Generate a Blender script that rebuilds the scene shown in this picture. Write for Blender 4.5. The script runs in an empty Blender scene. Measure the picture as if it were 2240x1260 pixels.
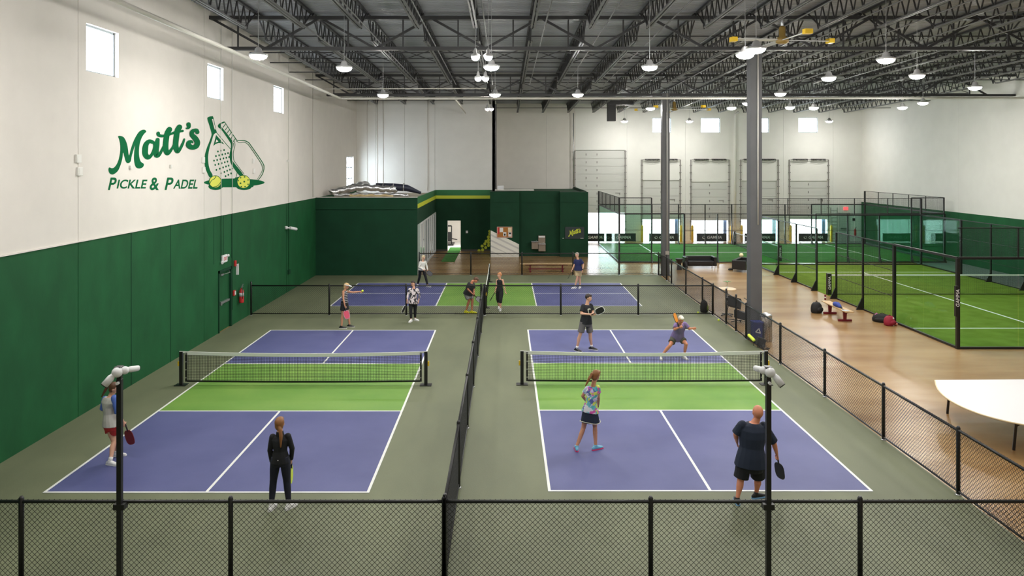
import bpy, bmesh, math, random
from mathutils import Vector, Matrix
random.seed(7)
S = bpy.context.scene
COL = S.collection
# ------------------------------------------------------------------ camera, sky, exposure
F, U0, V0, CH = 1621.4, 1105.7, 354.8, 6.175          # focal length and horizon of the photograph (2240 wide)
cd = bpy.data.cameras.new('camera'); cam = bpy.data.objects.new('camera', cd); COL.objects.link(cam)
cam.location = (0, 0, CH); cam.rotation_euler = (math.pi/2, 0, 0)
cd.sensor_width = 36; cd.lens = 36*F/2240; cd.shift_x = (1120-U0)/2240; cd.shift_y = (V0-630)/2240
cd.clip_start = .1; cd.clip_end = 500
S.camera = cam
w = bpy.data.worlds.new('sky'); S.world = w; w.use_nodes = True
w.node_tree.nodes['Background'].inputs[0].default_value = (.86, .93, 1, 1)
w.node_tree.nodes['Background'].inputs[1].default_value = 15.0
S.view_settings.view_transform = 'Standard'; S.view_settings.look = 'None'
S.view_settings.exposure = 0.0; S.view_settings.gamma = 1; S.view_settings.use_curve_mapping = False
S.cycles.max_bounces = 7; S.cycles.diffuse_bounces = 4; S.cycles.glossy_bounces = 3; S.cycles.transparent_max_bounces = 16
S.cycles.sample_clamp_indirect = 4; S.cycles.caustics_reflective = False; S.cycles.caustics_refractive = False
S.cycles.use_denoising = True
LAMP = 345.0

ordn = ['first', 'second', 'third', 'fourth', 'fifth', 'sixth', 'seventh', 'eighth', 'ninth', 'tenth', 'eleventh', 'twelfth', 'thirteenth', 'fourteenth', 'fifteenth', 'sixteenth', 'seventeenth', 'eighteenth', 'nineteenth']
# ------------------------------------------------------------------ helpers
def G(u, v, z=0):                       # a point of the plane z seen at (u, v) in the photograph
    y = (CH-z)*F/(v-V0); return Vector(((u-U0)*y/F, y, z))
def P(u, v, y):                         # a point at depth y
    return Vector(((u-U0)*y/F, y, CH-(v-V0)*y/F))
def mat(name, c, rough=.6, metal=0, emit=0, noise=0, scale=3, c2=None, bump=0, bscale=40, spec=.5, stretch=None, coord='Object', detail=4):
    m = bpy.data.materials.new(name); m.use_nodes = True; nt = m.node_tree; b = nt.nodes['Principled BSDF']
    b.inputs['Base Color'].default_value = (*c, 1); b.inputs['Roughness'].default_value = rough
    b.inputs['Metallic'].default_value = metal; b.inputs['Specular IOR Level'].default_value = spec
    if emit: b.inputs['Emission Color'].default_value = (*c, 1); b.inputs['Emission Strength'].default_value = emit
    if noise or c2 or bump:
        tc = nt.nodes.new('ShaderNodeTexCoord'); mp = nt.nodes.new('ShaderNodeMapping')
        nt.links.new(tc.outputs[coord], mp.inputs[0])
        if stretch: mp.inputs['Scale'].default_value = stretch
        if noise or c2:
            n = nt.nodes.new('ShaderNodeTexNoise'); n.inputs['Scale'].default_value = scale; n.inputs['Detail'].default_value = detail
            nt.links.new(mp.outputs[0], n.inputs['Vector'])
            r = nt.nodes.new('ShaderNodeValToRGB'); a = c; e = c2 or tuple(min(1, x*(1+noise)) for x in c)
            if not c2: a = tuple(x*(1-noise) for x in c)
            r.color_ramp.elements[0].position = .35; r.color_ramp.elements[1].position = .68
            r.color_ramp.elements[0].color = (*a, 1); r.color_ramp.elements[1].color = (*e, 1)
            nt.links.new(n.outputs['Fac'], r.inputs[0]); nt.links.new(r.outputs[0], b.inputs['Base Color'])
        if bump:
            n = nt.nodes.new('ShaderNodeTexNoise'); n.inputs['Scale'].default_value = bscale
            nt.links.new(mp.outputs[0], n.inputs['Vector'])
            k = nt.nodes.new('ShaderNodeBump'); k.inputs['Strength'].default_value = bump; k.inputs['Distance'].default_value = .02
            nt.links.new(n.outputs['Fac'], k.inputs['Height']); nt.links.new(k.outputs[0], b.inputs['Normal'])
    return m
def glassmat(name, tint, refl=.12):
    m = bpy.data.materials.new(name); m.use_nodes = True; nt = m.node_tree; nt.nodes.clear()
    o = nt.nodes.new('ShaderNodeOutputMaterial'); t = nt.nodes.new('ShaderNodeBsdfTransparent'); g = nt.nodes.new('ShaderNodeBsdfGlossy')
    x = nt.nodes.new('ShaderNodeMixShader'); fr = nt.nodes.new('ShaderNodeFresnel'); fr.inputs[0].default_value = 1.5
    t.inputs[0].default_value = (*tint, 1); g.inputs['Roughness'].default_value = .02
    ge = nt.nodes.new('ShaderNodeNewGeometry'); k = nt.nodes.new('ShaderNodeMath'); k.operation = 'SUBTRACT'; k.use_clamp = True
    nt.links.new(fr.outputs[0], k.inputs[0]); nt.links.new(ge.outputs['Backfacing'], k.inputs[1])
    nt.links.new(k.outputs[0], x.inputs[0]); nt.links.new(t.outputs[0], x.inputs[1]); nt.links.new(g.outputs[0], x.inputs[2])
    nt.links.new(x.outputs[0], o.inputs[0]); return m
class MB:
    def __init__(s): s.v = []; s.f = []; s.sm = []
    def add(s, vs, fs, smooth=False):
        k = len(s.v); s.v += [tuple(p) for p in vs]; s.f += [tuple(i+k for i in f) for f in fs]; s.sm += [smooth]*len(fs); return s
    def box(s, x0, x1, y0, y1, z0, z1):
        vs = [(x, y, z) for x in (x0, x1) for y in (y0, y1) for z in (z0, z1)]
        return s.add(vs, [(0, 1, 3, 2), (4, 6, 7, 5), (0, 4, 5, 1), (2, 3, 7, 6), (0, 2, 6, 4), (1, 5, 7, 3)])
    def obox(s, c, ax, ay, az):            # oriented box, half-vectors
        c = Vector(c); vs = [c+ax*i+ay*j+az*k for i in (-1, 1) for j in (-1, 1) for k in (-1, 1)]
        return s.add(vs, [(0, 1, 3, 2), (4, 6, 7, 5), (0, 4, 5, 1), (2, 3, 7, 6), (0, 2, 6, 4), (1, 5, 7, 3)])
    def bar(s, p, q, w, h=None, up=Vector((0, 0, 1))):
        p = Vector(p); q = Vector(q); d = q-p; L = d.length
        if L < 1e-6: return s
        d /= L; a = d.cross(up)
        if a.length < 1e-3: a = d.cross(Vector((1, 0, 0)))
        a.normalize(); b = a.cross(d); h = h or w
        return s.obox((p+q)/2, d*(L/2), a*(w/2), b*(h/2))
    def tube(s, pts, r, n=8, side=None, caps=True, b=None, roundcap=False):
        pts = [Vector(p) for p in pts]; m = len(pts)
        r = r if isinstance(r, (list, tuple)) else [r]*m
        b = (b if isinstance(b, (list, tuple)) else [b]*m) if b is not None else r
        r = list(r); b = list(b); T = []
        for i in range(m):
            t = pts[min(i+1, m-1)]-pts[max(i-1, 0)]; T.append(t.normalized() if t.length > 1e-9 else Vector((0, 0, 1)))
        sides = None
        if side is not None: sides = [Vector(x) for x in side] if isinstance(side, list) else [Vector(side)]*m
        if roundcap:
            q0, q1 = pts[0], pts[-1]; e0 = min(r[0], b[0]); e1 = min(r[-1], b[-1])
            P2 = []; R2 = []; B2 = []; T2 = []; S2 = []
            for (k, cf) in ((.98, .2), (.8, .62), (.45, .9)):
                P2.append(q0-T[0]*e0*k); R2.append(r[0]*cf); B2.append(b[0]*cf); T2.append(T[0]); S2.append(sides[0] if sides else None)
            P2 += pts; R2 += r; B2 += b; T2 += T; S2 += sides or [None]*m
            for (k, cf) in ((.45, .9), (.8, .62), (.98, .2)):
                P2.append(q1+T[-1]*e1*k); R2.append(r[-1]*cf); B2.append(b[-1]*cf); T2.append(T[-1]); S2.append(sides[-1] if sides else None)
            pts, r, b, T, sides, m = P2, R2, B2, T2, (S2 if sides else None), len(P2)
        vs = []; A = None
        for i in range(m):
            t = T[i]
            if sides: a = sides[i]-t*sides[i].dot(t)
            elif A is None:
                a = t.cross(Vector((0, 0, 1)))
                if a.length < .05: a = t.cross(Vector((0, 1, 0)))
            else: a = A-t*A.dot(t)
            if a.length < 1e-6: a = t.orthogonal()
            a.normalize(); A = a; c = t.cross(a)
            for k in range(n):
                g = 2*math.pi*k/n; vs.append(pts[i]+a*(math.cos(g)*r[i])+c*(math.sin(g)*b[i]))
        fs = [(i*n+k, i*n+(k+1) % n, (i+1)*n+(k+1) % n, (i+1)*n+k) for i in range(m-1) for k in range(n)]
        s.add(vs, fs, n > 5)
        if caps:
            k = len(s.v)-len(vs); s.f += [tuple(k+j for j in reversed(range(n))), tuple(k+(m-1)*n+j for j in range(n))]; s.sm += [False]*2
        return s
    def ell(s, c, ax, ay, az, n=12, m=8):   # ellipsoid from three half-axes
        c = Vector(c); vs = [c+az]
        for i in range(1, m):
            t = math.pi*i/m
            for k in range(n):
                g = 2*math.pi*k/n; vs.append(c+az*math.cos(t)+(ax*math.cos(g)+ay*math.sin(g))*math.sin(t))
        vs.append(c-az); fs = [(0, 1+k, 1+(k+1) % n) for k in range(n)]
        for i in range(m-2):
            for k in range(n): a = 1+i*n; fs.append((a+k, a+n+k, a+n+(k+1) % n, a+(k+1) % n))
        a = 1+(m-2)*n; z = len(vs)-1; fs += [(a+k, z, a+(k+1) % n) for k in range(n)]
        return s.add(vs, fs, True)
    def prism(s, poly, f, g):               # polygon of 2D points; f(p), g(p) give its two faces
        n = len(poly); vs = [f(p) for p in poly]+[g(p) for p in poly]
        return s.add(vs, [tuple(range(n)), tuple(reversed(range(n, 2*n)))]+[(i, i+n, (i+1) % n+n, (i+1) % n) for i in range(n)])
    def lathe(s, c, prof, n=16):            # (r, z) profile round the vertical axis through c
        c = Vector(c); vs = []
        for r, z in prof:
            for k in range(n): g = 2*math.pi*k/n; vs.append(c+Vector((math.cos(g)*r, math.sin(g)*r, z)))
        m = len(prof); s.add(vs, [(i*n+k, i*n+(k+1) % n, (i+1)*n+(k+1) % n, (i+1)*n+k) for i in range(m-1) for k in range(n)], True)
        k = len(s.v)-len(vs); s.f += [tuple(k+j for j in reversed(range(n))), tuple(k+(m-1)*n+j for j in range(n))]; s.sm += [False]*2
        return s
    def mesh(s, name, m):
        me = bpy.data.meshes.new(name); me.from_pydata(s.v, [], s.f)
        for k in (m if isinstance(m, (list, tuple)) else [m]): me.materials.append(k)
        me.polygons.foreach_set('use_smooth', s.sm); me.update(); return me
    def build(s, name, m, parent=None, bevel=0, **kw):
        o = bpy.data.objects.new(name, s.mesh(name, m)); COL.objects.link(o)
        if parent: o.parent = parent; o.matrix_parent_inverse = Matrix.Translation(-parent.location)
        if bevel:
            md = o.modifiers.new('edge', 'BEVEL'); md.width = bevel; md.segments = 2; md.limit_method = 'ANGLE'
        for k, x in kw.items(): o[k] = x
        return o
def fix(o):                                 # consistent outward normals
    bm = bmesh.new(); bm.from_mesh(o.data); bmesh.ops.recalc_face_normals(bm, faces=bm.faces); bm.to_mesh(o.data); bm.free(); return o
def empty(name, loc, label, cat=None, group=None, kind=None):
    o = bpy.data.objects.new(name, None); COL.objects.link(o); o.location = loc; o['label'] = label
    if cat: o['category'] = cat
    if group: o['group'] = group
    if kind: o['kind'] = kind
    return o
def copy_tree(o, delta, parent=None):
    c = o.copy(); COL.objects.link(c)
    if parent: c.parent = parent; c.matrix_parent_inverse = o.matrix_parent_inverse.copy()
    else: c.location = o.location+Vector(delta)
    for ch in list(o.children): copy_tree(ch, delta, c)
    return c
def text_obj(name, body, size, m, parent, loc, rot, shear=0, depth=.004, xs=1, bold=.0):
    cu = bpy.data.curves.new(name, 'FONT'); cu.body = body; cu.size = size; cu.shear = shear; cu.extrude = depth; cu.align_x = 'CENTER'; cu.align_y = 'CENTER'; cu.offset = bold
    o = bpy.data.objects.new(name, cu); COL.objects.link(o)
    dg = bpy.context.evaluated_depsgraph_get(); me = bpy.data.meshes.new_from_object(o.evaluated_get(dg)); bpy.data.objects.remove(o)
    me.materials.clear(); me.materials.append(m)
    me.transform(Matrix.Translation(loc) @ rot @ Matrix.Diagonal((xs, 1, 1, 1)))
    o = bpy.data.objects.new(name, me); COL.objects.link(o)
    if parent: o.parent = parent; o.matrix_parent_inverse = Matrix.Translation(-parent.location)
    return o
STAND = Matrix.Rotation(math.pi/2, 4, 'X')   # text facing -y

# ------------------------------------------------------------------ materials
white = mat('wall_white', (.79, .75, .695), .75, noise=.02, scale=1.5, bump=.05, bscale=30)
white2 = mat('wall_white_cool', (.83, .82, .78), .75, noise=.02, scale=1.2)
green = mat('wall_green', (.010, .092, .030), .7, spec=.25, noise=.14, scale=1.3, bump=.08, bscale=25, stretch=(1, 1, .6))
dgreen = mat('partition_green', (.005, .046, .020), .7, spec=.25, noise=.1, scale=1.2)
bgreen = mat('band_green', (.015, .16, .045), .55)
lime = mat('stripe_lime', (.62, .68, .04), .5)
steel = mat('joist_steel', (.030, .030, .032), .5)
chord = mat('chord_lit_pipe_grey', (.13, .13, .13), .5)  # joist bottom chords paler than the other steel: bounced light put into the colour
deckm = mat('roof_deck', (.34, .35, .38), .5, noise=.08, scale=.8)
creamp = mat('pipe_cream', (.72, .70, .64), .45)
colm = mat('column_grey', (.105, .107, .112), .5, noise=.06, scale=2)
fencem = mat('fence_black', (.006, .006, .007), .38, spec=.6)
wirem = mat('wire_black', (.008, .008, .009), .5)
galv = mat('galvanised', (.55, .56, .57), .35, metal=.9)
concrete = mat('court_grey_green', (.120, .135, .076), .6, c2=(.172, .190, .108), scale=.55, bump=.12, bscale=90, detail=8, stretch=(1, .35, 1))
blue = mat('court_blue', (.075, .084, .225), .55, c2=(.100, .110, .268), scale=.8, bump=.1, bscale=90, detail=8)
lawn = mat('court_green', (.125, .285, .038), .55, c2=(.185, .345, .058), scale=.6, bump=.1, bscale=90)
line = mat('court_line', (.82, .83, .80), .5)
turf = mat('turf', (.13, .21, .020), .95, c2=(.17, .27, .034), scale=1.5, bump=.6, bscale=150, spec=.1)
turf2 = mat('turf_lush', (.06, .22, .045), .95, c2=(.085, .27, .06), scale=1.5, bump=.6, bscale=150, spec=.1)
brown = mat('floor_brown', (.27, .150, .055), .27, c2=(.42, .275, .130), scale=.55, detail=5, stretch=(.45, 1.3, 1))
lampm = mat('lamp_glow', (1, .97, .92), emit=LAMP)
housing = mat('lamp_housing', (.5, .5, .5), .4)
skin = mat('skin', (.62, .30, .18), .55); skin2 = mat('skin_pale', (.72, .40, .27), .55); skin3 = mat('skin_ruddy', (.66, .26, .15), .5)
black = mat('cloth_black', (.006, .007, .010), .8); navy = mat('cloth_navy', (.010, .018, .040), .8)
shoew = mat('shoe_white', (.80, .80, .80), .5); sockw = mat('sock_white', (.8, .79, .76), .8)
red = mat('red', (.55, .03, .03), .5); dred = mat('dark_red', (.16, .006, .016), .45)
wood = mat('bench_wood', (.62, .42, .21), .45, noise=.12, scale=4, stretch=(.3, 4, 1))
padelg = glassmat('padel_glass', (.86, .96, .92)); winglass = glassmat('window_glass', (.95, .98, 1))
leather = mat('black_leather', (.012, .012, .014), .32)
yellow = mat('bollard_yellow', (.80, .52, .02), .5); ballm = mat('ball_lime', (.70, .85, .08), .6)
silver = mat('foil_silver', (.75, .76, .78), .28, metal=.9, bump=.8, bscale=14)

# ------------------------------------------------------------------ shell
XL, XR, YB, YD = -10.35, 27.8, 51.5, 57.9
def deck(y): return 11.14-.022*(y-40.5)
MB().box(XL-.3, XR+.3, -8, YD+.6, -.3, 0).build('floor', brown, kind='structure', label='polished brown concrete floor of the sports hall')
MB().box(XL, 8.42, 3, 40.55, 0, .004).build('floor_court', concrete, kind='structure', label='grey-green acrylic surface around the pickleball courts')
cl = MB(); pts = []; y = -8
while y < YD+.3:                         # corrugated deck, ribs running across the joists
    for dy, dz in ((0, 0), (.10, 0), (.125, .04), (.175, .04), (.2, 0)): pts.append((y+dy, deck(y+dy)+dz))
    y += .2
vs = [(x, a, b) for a, b in pts for x in (XL-.2, XR+.2)]
cl.add(vs, [(2*i, 2*i+1, 2*i+3, 2*i+2) for i in range(len(pts)-1)])
cl.add([(XL-.3, -8.2, 12.4), (XR+.3, -8.2, 12.4), (XR+.3, YD+.6, 12.4), (XL-.3, YD+.6, 12.4)], [(0, 1, 2, 3)])
cl.build('ceiling', deckm, kind='structure', label='light grey corrugated steel roof deck above the joists')

def wall_panel(mb, axis, a0, a1, z0, z1, pos, th, holes=()):
    """one tilt-up panel as boxes round its holes; axis 'y' = panel in the plane x=pos"""
    def bx(p0, p1, q0, q1):
        if p1-p0 < 1e-3 or q1-q0 < 1e-3: return
        mb.box(pos, pos+th, p0, p1, q0, q1) if axis == 'y' else mb.box(p0, p1, pos, pos+th, q0, q1)
    hs = sorted((max(h[0], a0), min(h[1], a1), max(h[2], z0), min(h[3], z1)) for h in holes if h[1] > a0 and h[0] < a1 and h[3] > z0 and h[2] < z1)
    cur = a0
    i = 0
    while i < len(hs):
        h0, h1 = hs[i][0], hs[i][1]; bx(cur, h0, z0, z1); zs = z0
        same = [h for h in hs if h[0] == h0]; i += len(same)
        for h in sorted(same, key=lambda t: t[2]): bx(h0, h1, zs, max(h[2], zs)); zs = h[3]
        bx(h0, h1, zs, z1); cur = h1
    bx(cur, a1, z0, z1)
def window(n, axis, a0, a1, z0, z1, pos, th, lab, rows=1, cols=1, sgn=1):
    """frame, mullions and panes set in the wall thickness"""
    root = empty('window_%d' % n, (pos, (a0+a1)/2, z0) if axis == 'y' else ((a0+a1)/2, pos, z0), lab, kind='structure')
    def bx(mb, p0, p1, q0, q1, d0, d1):
        mb.box(d0, d1, p0, p1, q0, q1) if axis == 'y' else mb.box(p0, p1, d0, d1, q0, q1)
    d = sorted((pos+th*.45, pos+th*.6)); f = MB(); t = .05
    bx(f, a0, a0+t, z0, z1, *d); bx(f, a1-t, a1, z0, z1, *d); bx(f, a0, a1, z0, z0+t, *d); bx(f, a0, a1, z1-t, z1, *d)
    for i in range(1, cols): x = a0+(a1-a0)*i/cols; bx(f, x-t/2, x+t/2, z0, z1, *d)
    for i in range(1, rows): x = z0+(z1-z0)*i/rows; bx(f, a0, a1, x-t/2, x+t/2, *d)
    f.build('window_frame', framem, root)
    for i in range(cols):
        for j in range(rows):
            p = MB(); w0 = (a1-a0)/cols; h0 = (z1-z0)/rows; c = pos+th*.52
            bx(p, a0+i*w0+t/2, a0+(i+1)*w0-t/2, z0+j*h0+t/2, z0+(j+1)*h0-t/2, c-.004, c+.004); p.build('pane', winglass, root)
framem = mat('window_frame_grey', (.42, .47, .50), .4)

# left wall: tilt-up panels, green paint below 4.25 m
LW = [(18.3, 19.83, 8.43, 9.62), (25.76, 27.2, 8.43, 9.62), (33.1, 34.6, 8.43, 9.62), (10.9, 12.4, 8.43, 9.62), (48.3, 50.5, 4.35, 6.55), (26.75, 27.95, 0, 2.2)]
lw = empty('wall_left', (XL, 20, 0), 'tall left wall of concrete panels, white above and dark green below', kind='structure')
br = [-8, 3.3, 10.6, 17.95, 25.45, 35.35, 39.95, YD+.3]
for a, b in zip(br, br[1:]):
    for z0, z1, mm in ((0, 4.25, green), (4.25, 12.0, white)):
        mb = MB(); wall_panel(mb, 'y', a+.012, b-.012, z0, z1, XL, -.25, LW); mb.build('panel', mm, lw)
bk = MB().box(XL-.27, XL-.26, -8, 18.3, 0, 8.4); bk.box(XL-.27, XL-.26, 28.0, 48.2, 0, 8.4).box(XL-.27, XL-.26, -8, YD, 10, 12).box(XL-.27, XL-.26, 18.3, 26.7, 0, 8.4).box(XL-.27, XL-.26, 26.7, 28, 2.3, 8.4)
bk.build('backing', steel, lw)
for y in (20.5, 22.9, 26.3, 27.2, 28.0, 35.0):
    MB().box(XL, XL+.008, y-.012, y+.012, 2.55 if 26 < y < 28.1 else .0, 4.25).build('seam', dgreen, lw)
MB().box(XL, XL+.03, 3, 40.3, 4.235, 4.265).build('trim_1', white, kind='structure', label='thin white edge along the top of the green wall paint')
for i, (a, b, c, d) in enumerate(LW[:3]):
    window(i+1, 'y', a, b, c, d, XL, -.25, ['high square window in the white wall above the lettering, cut by the upper edge', 'high square window in the left wall, middle of three', 'high square window in the left wall, nearest the far corner'][i])
window(4, 'y', 48.3, 50.5, 4.35, 6.55, XL, -.25, 'tall three-row window by the far left corner above the green partition', rows=3, cols=2)
window(5, 'y', 10.9, 12.4, 8.43, 9.62, XL, -.25, 'high square window in the left wall nearest the viewer')
for y, z0, z1, r in ((26.9, 2.6, 11.3, .012), (28.0, .6, 11.3, .012), (35.3, .9, 11.3, .012), (39.75, 4.3, 11.0, .03)):
    e = empty('wall_conduit', (XL, y, z0), 'thin vertical conduit on the left wall %s' % {26.9: 'above the exit light', 28.0: 'by the fire extinguisher', 35.3: 'below the white camera', 39.75: 'at the green partition corner'}[y], 'conduit')
    MB().tube([(XL+.03, y, max(z0, 4.25)), (XL+.03, y, z1)], r, 6).build('upper_pipe', creamp if r > .02 else white2, e)
    if z0 < 4.2: MB().tube([(XL+.03, y, z0), (XL+.03, y, 4.25)], r, 6).build('lower_pipe', dgreen, e)
for k, (u, v) in enumerate([(169, 347), (172, 375), (443, 350), (444, 372), (553, 352), (554, 374), (628, 352), (372, 364), (284, 366)]):
    y = XL*F/(u-U0); z = CH-(v-V0)*y/F
    t = empty('wall_box', (XL, y, z), 'small white electrical box on the white wall %s' % ['at the far left edge, upper of two', 'at the far left edge, lower of two', 'between lettering and racket, upper', 'between lettering and racket, lower', 'inside the pale racket face, upper', 'inside the pale racket face, lower', 'right of the racket drawing', 'under the double t of the lettering', 'left of the painted M'][k], 'box', 'electrical boxes on the left wall')
    s_ = .10 if k < 6 else .05
    MB().box(XL, XL+.05, y-s_, y+s_, z-s_, z+s_).build('housing', white2, t, bevel=.006); MB().box(XL+.05, XL+.056, y-s_*.7, y+s_*.7, z-s_*.7, z+s_*.7).build('cover', white2, t)

# exit door in the left wall
d = empty('door_1', (XL, 27.3, 0), 'green exit door in the left wall with steel push bar', kind='structure')
MB().box(XL-.12, XL-.06, 26.79, 27.91, 0, 2.16).build('leaf', green, d)
MB().box(XL-.2, XL+.03, 26.70, 26.79, 0, 2.25).box(XL-.2, XL+.03, 27.91, 28.0, 0, 2.25).box(XL-.2, XL+.03, 26.7, 28.0, 2.16, 2.25).build('frame', dgreen, d)
MB().box(XL-.06, XL+.03, 26.9, 27.75, 1.0, 1.08).box(XL-.06, XL+.05, 26.88, 26.98, .97, 1.11).build('push_bar', galv, d, bevel=.01)
MB().box(XL-.06, XL+.0, 27.0, 27.25, 2.02, 2.09).bar((XL+.0, 27.1, 2.06), (XL+.15, 27.45, 2.1), .02).bar((XL+.15, 27.45, 2.1), (XL, 27.75, 2.12), .02).build('door_closer', galv, d)
e = empty('exit_light', (XL, 27.2, 2.6), 'white emergency light with red lettering above the green exit door', 'exit light')
MB().box(XL, XL+.09, 26.95, 27.4, 2.5, 2.78).build('housing', shoew, e, bevel=.03)
MB().tube([(XL+.05, 26.9, 2.55), (XL+.1, 26.86, 2.52)], .05, 10).build('lamp_head', shoew, e); MB().tube([(XL+.05, 27.45, 2.72), (XL+.1, 27.49, 2.72)], .05, 10).build('lamp_head', shoew, e)
text_obj('lettering', 'EXIT', .17, red, e, Vector((XL+.092, 27.17, 2.64)), Matrix.Rotation(math.pi/2, 4, 'Z') @ STAND)
e = empty('fire_alarm', (XL, 28.3, 2.3), 'round red fire alarm horn on the green wall above the extinguisher', 'alarm')
MB().box(XL, XL+.06, 28.25, 28.38, 2.2, 2.42).build('housing', red, e, bevel=.01)
e = empty('extinguisher_sign', (XL, 28.6, 2.1), 'white sign with red print above the fire extinguisher', 'sign')
MB().box(XL, XL+.10, 28.48, 28.50, 1.85, 2.25).box(XL, XL+.012, 28.5, 28.72, 1.85, 2.25).build('plate', shoew, e)
MB().box(XL+.012, XL+.016, 28.54, 28.68, 1.9, 2.2).build('print', mat('sign_pink', (.75, .2, .25), .5), e)
e = empty('pull_station', (XL, 28.2, 1.2), 'small red fire pull station on the green wall beside the extinguisher', 'alarm')
MB().box(XL, XL+.06, 28.12, 28.28, 1.1, 1.3).build('housing', red, e, bevel=.01); MB().box(XL+.06, XL+.08, 28.17, 28.25, 1.13, 1.27).build('handle', shoew, e)
e = empty('fire_extinguisher', (XL, 28.7, .75), 'red fire extinguisher hanging on the green wall', 'fire extinguisher')
c = (XL+.12, 28.72, .72)
MB().lathe(c, [(.0, 0), (.085, .01), (.09, .05), (.09, .42), (.07, .5), (.03, .54), (.03, .58)], 16).build('cylinder', red, e)
MB().lathe((XL+.12, 28.72, .98), [(.0915, 0), (.0915, .14)], 16).build('label_band', mat('label_grey', (.6, .6, .6), .5), e)
MB().bar((XL+.12, 28.72, 1.32), (XL+.12, 28.9, 1.42), .03, .02).bar((XL+.12, 28.72, 1.3), (XL+.12, 28.88, 1.34), .03, .02).build('handle', galv, e)
MB().tube([(XL+.12, 28.72, 1.3), (XL+.2, 28.62, 1.25), (XL+.22, 28.6, 1.05), (XL+.2, 28.62, .9)], .012, 6).build('hose', fencem, e)
e = empty('security_camera', (XL, 35.0, 3.0), 'white bullet camera on the green left wall', 'camera')
MB().lathe((XL+.05, 34.8, 3.1), [(.07, -.07), (.07, .07)], 12).build('mount', shoew, e)
MB().tube([(XL+.08, 34.8, 3.1), (XL+.2, 35.0, 3.06)], .03, 8).tube([(XL+.18, 34.95, 3.08), (XL+.38, 35.35, 2.98)], .07, 12).build('barrel', shoew, e)
e = MB().box(XL, XL+.08, 35.2, 35.45, .85, 1.05).build('outlet_box', dgreen, label='small dark box low on the green wall behind the fence', category='box')

# back wall (white, green painted recess), step wall, dock wall, right wall, hidden walls
bw = empty('wall_back', (-5, YB, 0), 'white back wall above the green rooms', kind='structure')
for a, b in zip([XL, -9.0, -7.0, -4.9, -.72], [-9.0, -7.0, -4.9, -.72, -.72]):
    if b <= a: continue
    mb = MB(); wall_panel(mb, 'x', a+.006, b-.006, 3.3 if b <= -4.9 else 0, 12, YB, .2, [(-4.02, -3.11, 0, 2.12)]); mb.build('panel', white2 if b <= -4.9 else white2, bw)
for x in (-9.6, -8.9, -8.5, -5.4): MB().tube([(x, YB-.02, 4.2), (x, YB-.02, 10.6)], .02, 6).build('conduit', white, bw)
gp = empty('wall_recess', (-3, YB, 0), 'green painted recess wall with lime stripe and open doorway', kind='structure')
for z0, z1, mm in ((.12, 3.64, dgreen), (3.64, 3.86, lime), (3.86, 4.25, bgreen), (0, .12, mat('base_grey', (.07, .06, .05), .6))):
    mb = MB(); wall_panel(mb, 'x', -4.81, -1.0, z0, z1, YB-.05, .05, [(-4.02, -3.11, 0, 2.12)]); mb.build('paint_field', mm, gp)
MB().box(-.92, -.72, YB, YD+.2, 0, 12).build('wall_step', white2, kind='structure', label='white return wall between back wall and dock wall')
# mural balls
mu = empty('ball_mural', (-1.6, YB-.06, 0), 'mural of lime balls climbing beside the striped panel', 'mural')
for x, y in [(245, 330), (200, 412), (247, 382), (178, 460), (247, 435), (127, 503), (193, 530), (247, 490), (135, 572), (68, 588), (290, 225), (290, 275)]:
    c = P(1040+x*.1161, 480+y*.1161, YB-.05)
    if x == 290: c.x = -1.09
    MB().tube([c+Vector((0, .002, 0)), c-Vector((0, .006, 0))], .105, 16).build('ball', lime, mu)
# room beyond the doorway
gym = empty('wall_gym', (-4, 55, 0), 'bright white room seen through the doorway', kind='structure')
MB().box(-7, -.93, YB+.2, 57.8, -.0, .01).build('room_floor', white2, gym); MB().box(-7, -.93, 57.7, 57.8, 0, 3).build('room_wall', white, gym)
MB().box(-7.1, -7, YB+.2, 57.8, 0, 3).build('room_wall', white, gym); MB().box(-7.1, -.93, YB+.2, 57.8, 3, 3.1).build('room_ceiling', white, gym)
t = MB().box(-5, -2.2, 53.2, 53.8, 2.93, 2.99).build('panel_light', mat('panel_glow', (1, .98, .95), emit=26), label='ceiling light panel in the white room behind the doorway', category='lamp')
e = empty('exercise_machine', (-4.1, 55.2, 0), 'black exercise machine seen through the doorway', 'machine')
m_ = MB(); m_.box(-4.35, -3.85, 54.6, 56.2, .05, .12).bar((-4.3, 55.0, .1), (-4.3, 55.0, 1.5), .07).bar((-4.0, 55.0, .1), (-4.0, 55.0, 1.45), .07).bar((-4.3, 55.0, 1.45), (-4.0, 55.0, 1.45), .1)
m_.build('frame', fencem, e); MB().box(-4.3, -4.0, 54.9, 55.1, .3, 1.0).build('weight_stack', fencem, e)
MB().bar((-4.15, 55.3, .5), (-3.6, 54.9, .45), .12, .05).build('seat', fencem, e)
MB().box(-3.98, -3.15, 45.9, 53.5, .012, .03).build('turf_mat', turf2, label='bright green turf runner leading through the open doorway', category='mat')
MB().box(-2.75, -2.6, YB-.08, YB-.05, 1.25, 1.42).build('light_switch', shoew, label='white switch plate right of the open doorway', category='switch')

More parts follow.
